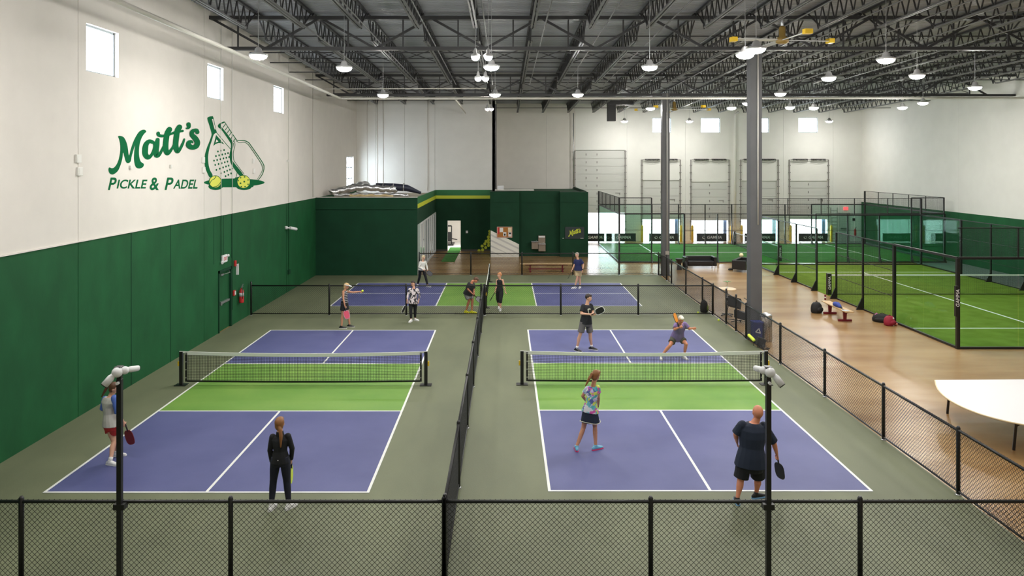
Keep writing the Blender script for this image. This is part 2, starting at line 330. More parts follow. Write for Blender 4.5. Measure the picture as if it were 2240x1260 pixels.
# green partition front left, its side with storefront glazing
pa = empty('wall_partition', (-7.5, 40.4, 0), 'tall dark green partition wall behind the far court', kind='structure')
MB().box(XL, -4.81, 40.42, 40.6, 0, 3.6).build('lower_face', dgreen, pa); MB().box(XL, -4.81, 40.36, 40.6, 3.6, 4.25).build('upper_face', dgreen, pa)
MB().box(XL, -4.85, 40.6, YB-.05, 4.0, 4.05).build('roof_board', mat('board', (.45, .38, .28), .8), pa)
MB().box(XL, -4.81, 40.36, 40.62, 4.25, 4.28).build('top_edge', white, pa)
sp = empty('wall_side', (-4.81, 46, 0), 'green side wall with lime stripe over white framed glazing', kind='structure')
for z0, z1, mm in ((2.75, 3.64, dgreen), (3.64, 3.88, lime), (3.88, 4.25, bgreen)):
    MB().box(-4.9, -4.81, 40.6, YB-.05, z0, z1).build('paint_field', mm, sp)
MB().box(-4.9, -4.81, 40.6, 41.8, 0, 2.75).build('end_pier', mat('pier_pale', (.42, .50, .47), .5), sp)
MB().box(-4.9, -4.81, 51.1, YB-.05, 0, 2.75).build('end_pier', dgreen, sp)
g_ = empty('window_6', (-4.81, 46, 0), 'white framed storefront glazing beside the white shirted player', kind='structure')
fm = mat('storefront_white', (.75, .76, .76), .4); n = 7
for i in range(n+1):
    y = 41.8+(51.1-41.8)*i/n; MB().box(-4.88, -4.79, y-.05, y+.05, 0, 2.75).build('mullion', fm, g_)
MB().box(-4.88, -4.79, 41.8, 51.1, 2.65, 2.75).build('head_rail', fm, g_); MB().box(-4.88, -4.79, 41.8, 51.1, 0, .12).build('sill_rail', fm, g_)
for i in range(n):
    y0 = 41.8+9.3*i/n+.05; y1 = 41.8+9.3*(i+1)/n-.05
    MB().box(-4.84, -4.832, y0, y1, .12, 2.65).build('pane', winglass, g_)
MB().box(-5.35, -5.3, 41, 51.3, 0, 2.7).build('window_blind', mat('blind', (.62, .63, .62), .8), label='pale blind standing behind the storefront glazing', category='blind')

# restroom block
rb = empty('wall_restroom', (2.2, 48.2, 0), 'dark green restroom block with drinking fountains', kind='structure')
MB().box(-1.0, .90, 48.2, 49.6, 0, 4.25).build('left_face', dgreen, rb); MB().box(.9, 3.56, 48.75, 49.6, 0, 4.27).build('recessed_face', dgreen, rb)
MB().box(3.56, 5.4, 48.35, 49.6, 0, 4.22).build('right_face', dgreen, rb)
MB().box(-1.0, 5.4, 49.6, YD, 4.0, 4.1).box(5.3, 5.4, 49.6, YD, 0, 4.25).box(-1.0, -.93, 49.6, YB, 0, 4.25).build('roof_board', dgreen, rb)
MB().box(-1.0, .9, 48.17, 48.2, 3.55, 3.6).box(3.56, 5.4, 48.32, 48.35, 3.55, 3.6).box(.9, 3.56, 48.72, 48.75, 3.5, 3.55).build('soffit_line', dgreen, rb)
sm_ = empty('striped_panel', (-.05, 48.18, 0), 'white panel with slanting grey stripes on the green block', 'mural')
a, b = P(1073.5, 504, 48.18), P(1135, 534.5, 48.18)
MB().prism([(-.96, 0), (.88, 0), (.88, b.z), (-.96, a.z)], lambda p: (p[0], 48.17, p[1]), lambda p: (p[0], 48.198, p[1])).build('panel', mat('panel_white', (.82, .82, .76), .6), sm_)
gs = mat('stripe_grey', (.60, .60, .58), .6)
sl = (b.z-a.z)/1.84
for k in range(5):
    z0 = a.z-.22-.36*k; q = []
    x1 = .88 if z0+sl*1.84 > 0 else -.96+z0/-sl
    q = [(-.96, z0), (x1, z0+sl*(x1+.96)), (x1, max(z0+sl*(x1+.96)-.12, 0)), (-.96, z0-.12)]
    if z0 > .15: MB().prism(q, lambda p: (p[0], 48.163, p[1]), lambda p: (p[0], 48.17, p[1])).build('stripe', gs, sm_)
cb = empty('notice_board', (0, 48.15, 1.7), 'cork notice board with pinned papers above the striped panel', 'board')
a, b = P(1088, 497, 48.15), P(1119.5, 518.5, 48.15)
MB().box(a.x, b.x, 48.13, 48.16, b.z, a.z).build('cork', mat('cork', (.42, .17, .035), .8, noise=.15, scale=30), cb)
f_ = MB(); f_.box(a.x-.03, b.x+.03, 48.12, 48.16, a.z, a.z+.03).box(a.x-.03, b.x+.03, 48.12, 48.16, b.z-.03, b.z).box(a.x-.03, a.x, 48.12, 48.16, b.z, a.z).box(b.x, b.x+.03, 48.12, 48.16, b.z, a.z); f_.build('frame', mat('frame_pink', (.7, .45, .4), .5), cb)
for x0, x1, z0, z1, mm in ((.02, .13, .3, .98, red), (.16, .40, .5, .95, shoew), (.4, .62, .08, .5, shoew), (.74, 1.0, .52, .96, mat('paper_cream', (.8, .68, .48), .7)), (.76, 1.0, .05, .5, shoew)):
    W_, H_ = b.x-a.x, a.z-b.z; MB().box(a.x+x0*W_, a.x+min(x1, .98)*W_, 48.12, 48.13, b.z+z0*H_, b.z+z1*H_).build('paper', mm, cb)
MB().box(a.x+.46*W_, a.x+.57*W_, 48.116, 48.12, b.z+.15*H_, b.z+.35*H_).build('print', fencem, cb); MB().box(a.x+.8*W_, a.x+.95*W_, 48.116, 48.12, b.z+.3*H_, b.z+.45*H_).build('print', fencem, cb)
stl = mat('fountain_steel', (.30, .25, .20), .35, metal=.5)
for (u0, u1, v0, v1, vt, lab) in ((1162.5, 1177, 529, 544, None, 'lower steel drinking fountain, left of the bottle filler'), (1177.5, 1193, 534, 549, 515.5, 'taller steel drinking fountain with bottle filler back')):
    a, b = P(u0, v0, 48.6), P(u1, v1, 48.6); e = empty('drinking_fountain', ((a.x+b.x)/2, 48.6, b.z), lab, 'fountain')
    MB().box(a.x, b.x, 48.35, 48.75, b.z, a.z).build('body', stl, e, bevel=.02)
    MB().box(a.x-.01, b.x+.01, 48.3, 48.75, a.z, a.z+.05).build('basin', galv, e, bevel=.01)
    MB().tube([(b.x-.1, 48.4, a.z+.05), (b.x-.1, 48.4, a.z+.1), (b.x-.14, 48.36, a.z+.12)], .012, 6).build('spout', galv, e)
    if vt: zt = P(u0, vt, 48.6).z; MB().box(a.x, b.x, 48.62, 48.75, a.z+.05, zt).build('filler_back', stl, e, bevel=.01); MB().box(a.x+.03, b.x-.03, 48.6, 48.62, zt-.12, zt-.02).build('display', shoew, e)
a, b = P(1236, 496.5, 48.3), P(1278, 522.5, 48.3)
sg = empty('club_sign', ((a.x+b.x)/2, 48.33, b.z), 'dark sign with lime script lettering on the green block', 'sign')
MB().box(a.x, b.x, 48.3, 48.35, b.z, a.z).build('board', mat('sign_dark', (.018, .03, .032), .5), sg)
for x, s_ in ((1232, .09), (1273, .2)): c = P(x, 521, 48.3); MB().box(c.x-s_/2, c.x+s_/2, 48.29, 48.3, c.z-.02, c.z+.02).build('print', mat('sign_print', (.6, .63, .6), .5), sg)

# dock wall
holes = [(-.7, .1, 20, 21)]
DD = [(5.46, 9.32, 0, 2.2, 7.12), (10.70, 13.60, 0, 1.7, 4.77), (14.52, 17.40, 0, 1.62, 4.65), (18.40, 21.25, 0, 1.68, 4.72), (22.22, 25.15, 0, 1.70, 4.72)]
WX = [(11.47, 12.93, 8.48, 9.64), (15.26, 16.76, 8.48, 9.64), (19.10, 20.58, 8.48, 9.64), (22.9, 24.4, 8.5, 9.66)]
dw = empty('wall_dock', (14, YD, 0), 'white far wall with loading doors and high windows', kind='structure')
cuts = [-.92, 3.2, 5.44, 9.5, 14.05, 17.9, 21.7, 25.6, XR+.25]
for a, b in zip(cuts, cuts[1:]):
    hs = [(h[0], h[1], 0, h[4]) for h in DD]+[h for h in WX]
    mb = MB()
    # split so that a door and a window above it stay separate columns
    xs = sorted({a, b, *[q for h in hs for q in h[:2] if a < q < b]})
    for p, q in zip(xs, xs[1:]):
        z = 0; m0 = (p+q)/2
        for h in sorted([h for h in hs if h[0] < m0 < h[1]], key=lambda t: t[2]):
            if h[2] > z: mb.box(p+.006*(p == a), q-.006*(q == b), YD, YD+.25, z, h[2])
            z = h[3]
        mb.box(p+.006*(p == a), q-.006*(q == b), YD, YD+.25, z, 12)
    mb.build('panel', white if a < 5 else white2, dw)
for i, h in enumerate(WX): window(7+i, 'x', *h, YD, .25, 'high square window in the dock wall, %s from the left' % ['first', 'second', 'third', 'fourth'][i])
dpan = mat('dock_door', (.66, .66, .63), .5); track = mat('door_track', (.30, .28, .27), .5, metal=.4)
for i, (x0, x1, _, zb, zt) in enumerate(DD):
    e = empty('loading_door', ((x0+x1)/2, YD, 0), ['tall white sectional loading door beside the green block', 'raised white loading door, second from the green block', 'raised white loading door, middle of the five', 'raised white loading door behind the near steel column', 'raised white loading door nearest the ladder'][i], 'loading door', 'loading doors in the far wall')
    hsec = .61; z = zb
    MB().box(x0, x1, YD+.12, YD+.15, zb, zt+.02).build('backing', dpan, e)
    while z < zt-.05:
        z2 = min(z+hsec, zt); MB().box(x0+.02, x1-.02, YD+.06, YD+.12, z+.008, z2-.008).build('door_section', dpan, e)
        hm = MB()
        for t in ((.22, .44) if i == 0 else (.5,)):
            xx = x0+(x1-x0)*t; hm.box(xx-.03, xx+.03, YD+.04, YD+.06, z+hsec/2-.08, z+hsec/2+.08)
        if i != 0 or 1: hm.build('hinge', track, e)
        z += hsec
    MB().box(x1-.75, x1-.35, YD+.02, YD+.05, zb+1.55, zb+1.59).box(x1-.4, x1-.36, YD+.02, YD+.05, zb+1.4, zb+1.58).build('latch', track, e)
    ztr = 6.38 if i else 7.1
    for x in (x0-.05, x1+.05):
        MB().bar((x, YD-.06, .1), (x, YD-.06, ztr), .05, .07).build('track', track, e)
        br_ = MB(); z = .4
        while z < ztr: br_.box(x-.07, x+.07, YD-.12, YD, z, z+.06); z += .55
        br_.build('track_bracket', track, e)
    if i:
        MB().tube([(x0, YD-.15, 6.37), (x1, YD-.15, 6.37)], .02, 6).build('shaft', track, e)
        for a, b in ((.06, .46), (.54, .94)):
            pts = []; L = x1-x0
            for k in range(121): t = k/120; g = t*2*math.pi*12; pts.append((x0+L*(a+(b-a)*t), YD-.15+.06*math.cos(g), 6.37+.06*math.sin(g)))
            MB().tube(pts, .026, 4).build('spring', fencem, e)
            MB().tube([(x0+L*a, YD-.1, 6.2), (x0+L*(a+b)/2, YD-.1, 6.1), (x0+L*b, YD-.1, 6.22)], .015, 5).build('cable', track, e)
        MB().box(x1-.28, x1-.02, YD+.3, YD+.4, 0, zb).build('dock_seal', mat('seal_blue', (.10, .15, .28), .7), e)
# yellow bollards
for k, (u, pos) in enumerate([(1402, 'left of the second loading door'), (1486, 'right of the second loading door'), (1511, 'left of the middle loading door'), (1595, 'right of the middle loading door'), (1618, 'left of the fourth loading door'), (1724, 'left of the last loading door'), (1812, 'right of the last loading door')]):
    c = G(u, 527.5); MB().lathe((c.x, 57.45, 0), [(.09, 0), (.09, 1.2), (.06, 1.27), (.01, 1.3)], 14).build('safety_bollard', yellow, label='yellow safety bollard '+pos, category='bollard', group='yellow bollards by the loading doors')
# banners
ban = mat('banner_black', (.012, .013, .016), .55)
def banner(u0, u1, lab, txt=True, flip=False, y=57.2):
    a, b = P(u0, 509, y), P(u1, 527, y); e = empty('folding_banner', ((a.x+b.x)/2, y, 0), lab, 'banner', 'black barrier banners along the far wall')
    MB().box(a.x, b.x, y, y+.03, .06, .68).build('cover', ban, e, bevel=.02)
    MB().bar((a.x+.03, y+.015, 0), (a.x+.03, y+.015, .68), .03).bar((b.x-.03, y+.015, 0), (b.x-.03, y+.015, .68), .03).bar((a.x+.1, y-.15, .01), (a.x+.1, y+.2, .01), .03, .02).bar((b.x-.1, y-.15, .01), (b.x-.1, y+.2, .01), .03, .02).build('frame', fencem, e)
    if txt:
        cx = (a.x+b.x)/2; text_obj('lettering', 'GAMMA', .30, shoew, e, Vector((cx+.18, y-.004, .37)), STAND, shear=.25, xs=1.05, bold=.008)
        MB().tube([(cx-.62, y-.001, .37), (cx-.62, y-.008, .37)], .12, 16).build('emblem', shoew, e); MB().tube([(cx-.60, y-.008, .36), (cx-.60, y-.012, .36)], .07, 12).bar((cx-.72, y-.01, .42), (cx-.52, y-.01, .5), .05, .04).build('emblem_core', ban, e)
for q in ((1270, 1322, 'black lettered banner standing half behind the green block'), (1326, 1391, 'black lettered banner inside the left padel cage corner'), (1420, 1485, 'black lettered banner in front of the second loading door'), (1524, 1590, 'black lettered banner in front of the middle loading door'), (1629, 1696, 'black lettered banner beside the near steel column'), (1747, 1811, 'black lettered banner in front of the last loading door')): banner(*q)
# man door, ladder, exit sign, extinguisher on the dock wall
e = empty('door_2', (26.5, YD, 0), 'pale service door at the far right of the dock wall', kind='structure')
a, b = P(1836, 467, YD), P(1857, 528, YD)
MB().box(a.x, b.x, YD-.04, YD, 0, a.z).build('leaf', mat('door_grey', (.55, .55, .52), .5), e); MB().box(a.x-.06, a.x, YD-.06, YD, 0, a.z+.06).box(b.x, b.x+.06, YD-.06, YD, 0, a.z+.06).box(a.x-.06, b.x+.06, YD-.06, YD, a.z, a.z+.06).build('frame', mat('door_frame', (.5, .5, .48), .5), e)
MB().box(a.x+.06, b.x-.06, YD-.12, YD-.06, .98, 1.05).build('push_bar', galv, e)
e = empty('wall_ladder', (25.6, YD, 0), 'grey steel ladder fixed to the wall beside the service door', 'ladder')
lg = mat('ladder_grey', (.42, .42, .40), .5)
for x in (25.35, 25.85): MB().bar((x, YD-.15, 0), (x, YD-.15, 2.65), .06).build('rail', lg, e)
for k in range(9): MB().bar((25.35, YD-.15, .25+.27*k), (25.85, YD-.15, .25+.27*k), .035).build('rung', lg, e)
MB().box(26.4, 26.75, YD-.06, YD, 2.42, 2.68).build('exit_sign', mat('exit_red', (1, .12, .14), emit=1.2), label='glowing red exit sign above the service door', category='sign')
e = empty('fire_extinguisher', (27.25, YD-.15, .6), 'small red fire extinguisher beside the far service door', 'fire extinguisher')
MB().lathe((27.25, YD-.15, .45), [(.02, 0), (.08, .02), (.08, .45), (.03, .55)], 12).build('cylinder', red, e); MB().bar((27.25, YD-.15, 1.02), (27.25, YD-.3, 1.1), .03).build('handle', fencem, e)
MB().box(27.1, 27.3, YD-.05, YD, 1.6, 1.8).build('control_box', fencem, label='small black control box on the wall above the extinguisher', category='box')

# right wall
rw = empty('wall_right', (XR, 40, 0), 'white right wall painted green below', kind='structure')
for z0, z1, mm in ((0, 3.09, green), (3.09, 12, white2)):
    for a, b in ((-8, 20), (20, 33), (33, 45.5), (45.5, YD)): MB().box(XR, XR+.25, a+.005, b-.005, z0, z1).build('panel', mm, rw)
MB().box(XL-.3, XR+.3, -8.3, -8, 0, 12.4).build('wall_rear', white, kind='structure', label='white wall behind the viewer')
MB().box(XL-.25, -.92, YD, YD+.25, 0, 12).build('wall_outer', white2, kind='structure', label='outer wall behind the green rooms')
MB().box(XL-30, XR+30, YD+.5, YD+60, -1.3, -1.2).build('ground', mat('yard', (.6, .6, .6), .8), kind='structure', label='bright paved yard outside the loading doors')

# ------------------------------------------------------------------ steel columns, girders, joists
for k, (x, y, lab) in enumerate([(8.73, 26.0, 'tall grey steel column behind the recycling bin'), (8.73, 40.5, 'tall grey steel column at the far fence corner')]):
    e = empty('steel_column', (x, y, 0), lab, 'column')
    zt = deck(y)-1.2
    MB().box(x-.2, x+.2, y-.2, y-.18, 0, zt).box(x-.2, x+.2, y+.18, y+.2, 0, zt).build('flange', colm, e)
    MB().box(x-.2, x-.18, y-.18, y+.18, 0, zt).box(x+.18, x+.2, y-.18, y+.18, 0, zt).build('web', colm, e)
    MB().box(x-.3, x+.3, y-.3, y+.3, 0, .03).build('base_plate', colm, e)
    MB().tube([(x-.02+(.07), y-.23, 1.3 if k else 4.0), (x+.05, y-.23, zt)], .02, 8).build('conduit', creamp, e)
    if k: MB().box(x-.05, x+.15, y-.3, y-.2, 1.15, 1.35).build('outlet', galv, e)
for y, lab in ((26.0, 'dark steel girder truss over the near courts'), (40.5, 'dark steel girder truss spanning the hall at the far column')):
    e = empty('girder_truss', (8.7, y, deck(y)-1.3), lab, 'girder')
    zt, zb = deck(y)-.22, deck(y)-1.30
    MB().box(XL, XR, y-.13, y+.13, zt-.07, zt+.05).build('top_chord', steel, e); MB().box(XL+.6, XR, y-.12, y+.12, zb-.06, zb+.05).build('bottom_chord', steel, e)
    k = 0; x = XL
    while x < XR-1.9:
        MB().bar((x+.97, y, zb), (x+.97, y, zt), .05).build('vertical', steel, e)
        a, b = (zt, zb) if k % 2 == 0 else (zb, zt)
        MB().bar((x, y, a), (x+1.93, y, b), .08).build('diagonal', steel, e); x += 1.93; k += 1
sl = -.022
def joist(L, lab, x, y0):
    e = empty('roof_joist', (x, y0, deck(y0)), 'first '+lab+', counted from the left', 'joist', lab)
    H = .80
    def q(t, h): return Vector((x, y0+t, deck(y0+t)+h))
    MB().bar(q(0, -.06), q(L, -.06), .12, .07).build('top_chord', steel, e)
    t = MB().bar(q(1.1, -H), q(L-1.1, -H), .045, .06); t2 = t.obox; 
    for s_ in (-.045, .045): pass
    t = MB()
    for s_ in (-.05, .05): o = Vector((s_, 0, 0)); t.bar(q(1.1, -H)+o, q(L-1.1, -H)+o, .06, .05)
    t.build('bottom_chord', chord, e)
    wb = MB(); n = int((L-1.1)/.61); st = (L-1.1)/n
    for k in range(n):
        p = .55+k*st; wb.bar(q(p, -.08), q(p+st/2, -H), .035); wb.bar(q(p+st/2, -H), q(p+st, -.08), .035)
    wb.bar(q(0, -.1), q(1.1, -H), .04); wb.bar(q(L, -.1), q(L-1.1, -H), .04)
    wb.build('web', steel, e); return e
NX = [-8.73+1.93*i for i in range(19)]
for (y0, L, lab) in ((11.6, 14.3, 'dark steel roof joist above the nearest courts'), (26.1, 14.3, 'dark steel roof joist between the two girders'), (40.6, 10.8, 'short steel roof joist ending at the back wall'), (40.6, 17.2, 'long steel roof joist running to the dock wall')):
    xs = [x for x in NX if (x < -.75) == (L < 12)] if y0 > 40 else NX
    p = joist(L, lab, xs[0], y0)
    for i, x in enumerate(xs[1:]): c_ = copy_tree(p, (x-xs[0], 0, 0)); c_['label'] = ordn[i+1]+' '+lab+', counted from the left'
# bridging rods running across the joists, crosses between them
for y, cr in ((16, 0), (20.5, 1), (30.0, 0), (32.6, 1), (35.5, 0), (38.3, 0), (44.5, 1), (48.5, 0), (53.5, 0)):
    e = empty('bridging', (0, y, deck(y)-.8), {16: 'thin steel bridging rods across the nearest joists', 20.5: 'crossed steel bridging over the nearest courts', 30.0: 'thin steel bridging rods just past the near girder', 32.6: 'crossed steel bridging between the joists of the middle bay', 35.5: 'thin steel bridging rods in the middle bay', 38.3: 'thin steel bridging rods just before the far girder', 44.5: 'crossed steel bridging behind the far girder', 48.5: 'thin steel bridging rods before the back wall', 53.5: 'thin steel bridging rods near the dock wall'}[y], 'bridging')
    x1 = XR; x0 = -.9 if y > 51 else XL
    MB().bar((x0, y, deck(y)-.1), (x1, y, deck(y)-.1), .04).build('upper_rod', steel, e); MB().bar((x0, y, deck(y)-.76), (x1, y, deck(y)-.76), .045).build('lower_rod', steel, e)
    if cr:
        m_ = MB()
        for x in NX: m_.bar((x, y, deck(y)-.1), (x+1.93, y, deck(y)-.76), .03).bar((x, y, deck(y)-.76), (x+1.93, y, deck(y)-.1), .03)
        m_.build('cross_brace', steel, e)
# pipes
MB().tube([(-8.79, 8, 9.92), (-8.79, 39.4, 9.57), (-8.7, 39.5, 9.57), (XR, 39.5, 9.6)], .065, 10).build('sprinkler_main', creamp, label='long cream sprinkler pipe turning the corner under the far girder', category='pipe')
MB().tube([(-2.75, 39.5, 9.62), (-2.72, 50.6, 9.53)], .05, 8).build('branch_pipe', creamp, label='short cream branch pipe running back from the sprinkler main', category='pipe')
MB().tube([(-9.6, 38.2, 9.95), (-1.0, 38.2, 9.98)], .025, 6).build('conduit_run', creamp, label='thin pale conduit in front of the far girder', category='conduit')
for i, x in enumerate(NX[1:14]):
    MB().tube([(x+.35, 12, deck(12)-.95), (x+.35, 38.8, deck(38.8)-.95)], .022, 6).build('sprinkler_branch', chord, label='thin grey sprinkler branch line under the joists, %s from the left' % ordn[i], category='pipe', group='sprinkler branch lines under the joists')
bd = empty('hanging_duct', (7.15, 50, 8.9), 'dark box duct hanging from the joists over the green block', 'duct')
a, b = P(1328.5, 230, 50), P(1346, 265, 50)
MB().box(a.x, b.x, 49.75, 50.25, b.z, a.z).build('drop', steel, bd); MB().box(a.x, b.x+1.2, 49.7, 50.3, a.z, a.z+.3).build('elbow', steel, bd)
MB().tube([(5.3, 57.7, 4.3), (5.3, 57.7, 10)], .04, 8).build('drain_pipe', galv, label='thin grey pipe at the seam left of the tall loading door', category='pipe')
MB().box(-.72, -.62, YB-.1, YB, 4.3, 10.2).build('gap_strip', fencem, label='dark strip standing for the gap at the edge of the white back wall', category='dark strip')  # the dark of the gap put in as a black strip
dn = MB(); dn.tube([(17.9, 57.8, 1), (17.9, 57.8, 9.9), (18.2, 57.8, 10.1)], .10, 10).build('roof_drain', white2, label='white vertical roof drain between middle and fourth doors', category='pipe')

# lamps
lamps = {'above the left wall pipe': [(565, 122)], 'over the near left court': [(753, 149), (838, 208)],
 'in the bright cluster over the centre fence': [(1040, 124), (1068, 124), (1046, 171), (1062, 171), (1075, 147), (1083, 207), (1066, 238), (1075, 238)],
 'between centre and far column': [(1264, 207), (1421, 147)], 'along the dock wall': [(1366, 265), (1508, 265), (1814, 265)],
 'beside the near column top': [(1630, 120), (1654, 108)], 'over the padel courts': [(1423, 237), (1600, 236), (1635, 226), (1728, 235), (1780, 236), (1707, 205), (1813, 171), (1938, 131), (2006, 166), (1974, 235), (2019, 225)]}
_o = ['first', 'second', 'third', 'fourth', 'fifth', 'sixth', 'seventh', 'eighth', 'ninth', 'tenth', 'eleventh', 'twelfth']
LZ = 9.2; base_lamp = [None]
def lamp(x, y, lab, grp, z=LZ, r=1):
    e = empty('high_bay_lamp', (x, y, z), lab, 'lamp', grp)
    if base_lamp[0] is None:
        A = MB().lathe((0, 0, 0), [(.25, 0), (.27, .02), (.27, .05), (.12, .10), (.09, .2), (.05, .24)], 16).mesh('housing', housing)
        B = MB().tube([(0, 0, -.004), (0, 0, -.05), (0, 0, -.09), (0, 0, -.115)], [.24, .22, .16, .06], 16).mesh('diffuser', lampm)
        base_lamp[0] = (A, B)
    for nm, me in zip(('housing', 'diffuser'), base_lamp[0]):
        o = bpy.data.objects.new(nm, me); COL.objects.link(o); o.parent = e; o.scale = (r, r, 1)
    MB().tube([(x, y, z+.22), (x, y, deck(y))], .008, 5).build('cable', galv, e)
for grp, ps in lamps.items():
    ps = sorted(ps)
    for i, (u, v) in enumerate(ps):
        c = G(u, v, LZ) if v != 265 else P(u, v, 54.8)
        lamp(c.x, c.y, ('round white glowing lamp '+grp) if len(ps) == 1 else 'round white glowing lamp %s, %s from the left' % (grp, ordn[i]), 'high-bay lamps '+grp, z=c.z, r=.5 if u in (1040, 1068, 1046, 1062, 1066, 1075) and v != 147 else 1)
for i, x in enumerate((-8.0, -3.0, 3.5, 10, 19)): lamp(x, 12.0, 'added unseen high-bay lamp above the front fence, %s from the left' % ordn[i], 'added high-bay lamps above the front fence')  # unseen lamps added to light the near courts
for i, x in enumerate((-5, 4.5, 16)): lamp(x, 3.5, 'added unseen high-bay lamp behind the viewer, %s from the left' % ordn[i], 'added high-bay lamps behind the viewer')  # further unseen lamps, added for light on the near courts
for x, y in ((14, 16), (19, 30)): lamp(x, y, 'round high-bay lamp %s' % ('above the right end of the front fence' if y == 16 else 'above the near padel court'), 'other high-bay lamps')

# fans
blade = mat('fan_blade', (.62, .63, .63), .4, metal=.3)
def fan(c, R, lab, n, ph):
    e = empty('ceiling_fan', c, lab, 'fan'); c = Vector(c)
    MB().tube([c+Vector((0, 0, .1)), (c.x, c.y, deck(c.y)-.4)], .05, 8).build('drop_rod', galv, e)
    MB().lathe(c, [(.1, -.12), (.2, -.08), (.2, .05), (.1, .12), (.1, .4), (.06, .45)], 14).build('motor', mat('fan_motor', (.25, .16, .04), .5), e)
    for k in range(n):
        g = ph+2*math.pi*k/n; d = Vector((math.cos(g), math.sin(g), 0)); s_ = Vector((-d.y, d.x, 0))
        MB().obox(c+d*(R*.55), d*R*.45, s_*.08+Vector((0, 0, .02)), Vector((0, 0, .012))).build('blade', blade, e)
        MB().obox(c+d*R, d*.09, s_*.12, Vector((0, 0, .07))).build('blade_tip', yellow, e, label='yellow blade tip')
fan(P(1475, 238, 46.5), 2.4, 'large ceiling fan with yellow blade tips beside the far column', 5, .25)
fan(P(1711, 88, 23.5), 1.6, 'large ceiling fan at the upper edge beside the near column', 4, .1)

# ------------------------------------------------------------------ pickleball courts
def court(x0, y0, vertical, lab):
    W, L = 6.096, 13.411; e = empty('pickleball_court', (x0, y0, .004), lab, kind='structure')
    def r(mb, a0, a1, b0, b1, z0, z1):
        mb.box(x0+a0, x0+a1, y0+b0, y0+b1, z0, z1) if vertical else mb.box(x0+b0, x0+b1, y0+a0, y0+a1, z0, z1)
    for b0, b1, mm, nm in ((0, 4.572, blue, 'service_area'), (4.572, 8.839, lawn, 'kitchen_area'), (8.839, L, blue, 'service_area')):
        m_ = MB(); r(m_, 0, W, b0, b1, .003, .008); m_.build(nm, mm, e)
    t = .052
    for a0, a1, b0, b1 in ((0, W, 0, t), (0, W, L-t, L), (0, t, t, L-t), (W-t, W, t, L-t), (t, W-t, 4.572-t, 4.572), (t, W-t, 8.839, 8.839+t), (W/2-t/2, W/2+t/2, t, 4.52), (W/2-t/2, W/2+t/2, 8.9, L-t)):
        m_ = MB(); r(m_, a0, a1, b0, b1, .008, .0105); m_.build('line', line, e)
court(.80, 13.885, True, 'blue and green pickleball court right of the centre fence')
court(-8.639, 13.826, True, 'blue and green pickleball court beside the green left wall')
court(-7.533, 31.76, False, 'sideways pickleball court behind the cross fence')
def net(a, b, lab):
    a = Vector(a); b = Vector(b); e = empty('pickleball_net', (a+b)/2, lab, 'net', 'pickleball nets')
    d = (b-a).normalized(); L = (b-a).length; up = Vector((0, 0, 1)); s_ = Vector((-d.y, d.x, 0))
    for q, sg_ in ((a, -1), (b, 1)):
        MB().obox(q+up*.47, d*.045, s_*.045, up*.46).build('post', fencem, e, bevel=.006); MB().box(q.x-.16, q.x+.16, q.y-.12, q.y+.12, 0, .02).build('base_plate', fencem, e)
        MB().obox(q-d*sg_*.14+up*.50, d*.025, s_*.02, up*.40).build('lacing_bar', fencem, e)
        bt = MB()
        for k in range(4): bt.box(q.x-sg_*d.x*.14-.012, q.x-sg_*d.x*.14+.012, q.y-sg_*d.y*.14-.03-.012, q.y-sg_*d.y*.14-.03+.012, .2+.22*k, .224+.22*k)
        bt.build('lacing_bolt', galv, e)
        MB().obox(q+d*sg_*.07+up*.6, d*.02, s_*.03, up*.06).build('winch', yellow, e)
    def top(t): return .93-.06*math.sin(math.pi*t)
    N = 24; t0, t1 = .16/L, 1-.16/L
    tp = MB(); bt = MB()
    for k in range(N):
        p, q = t0+(t1-t0)*k/N, t0+(t1-t0)*(k+1)/N
        P0, P1 = a+d*L*p, a+d*L*q
        tp.bar(P0+up*(top(p)-.04), P1+up*(top(q)-.04), .02, .09); bt.bar(P0+up*(.115-.02*math.sin(math.pi*p)), P1+up*(.115-.02*math.sin(math.pi*q)), .015, .05)
    tp.bar(a+up*.92-d*.05, a+d*.16+up*.905, .02, .05); tp.bar(b+up*.92+d*.05, b-d*.16+up*.905, .02, .05)
    tp.build('top_tape', line, e); bt.build('bottom_tape', fencem, e)
    m_ = MB(); n = int(L/.045)
    for k in range(n+1):
        t = t0+(t1-t0)*k/n; q = a+d*L*t; m_.bar(q+up*.1, q+up*(top(t)-.06), .006, .006, up=s_)
    for j in range(17):
        h = j/17
        for k in range(N):
            p, q = t0+(t1-t0)*k/N, t0+(t1-t0)*(k+1)/N
            m_.bar(a+d*L*p+up*(.12+(top(p)-.17)*h), a+d*L*q+up*(.12+(top(q)-.17)*h), .006)
    m_.build('netting', wirem, e, kind='stuff')
net((.80-.34, 20.59, 0), (6.896+.34, 20.59, 0), 'black pickleball net with white tape across the right court')
net((-8.639-.34, 20.53, 0), (-2.543+.34, 20.53, 0), 'black pickleball net with white tape across the left court')
net((-.83, 31.4, 0), (-.83, 38.2, 0), 'pickleball net seen end on across the far sideways court')

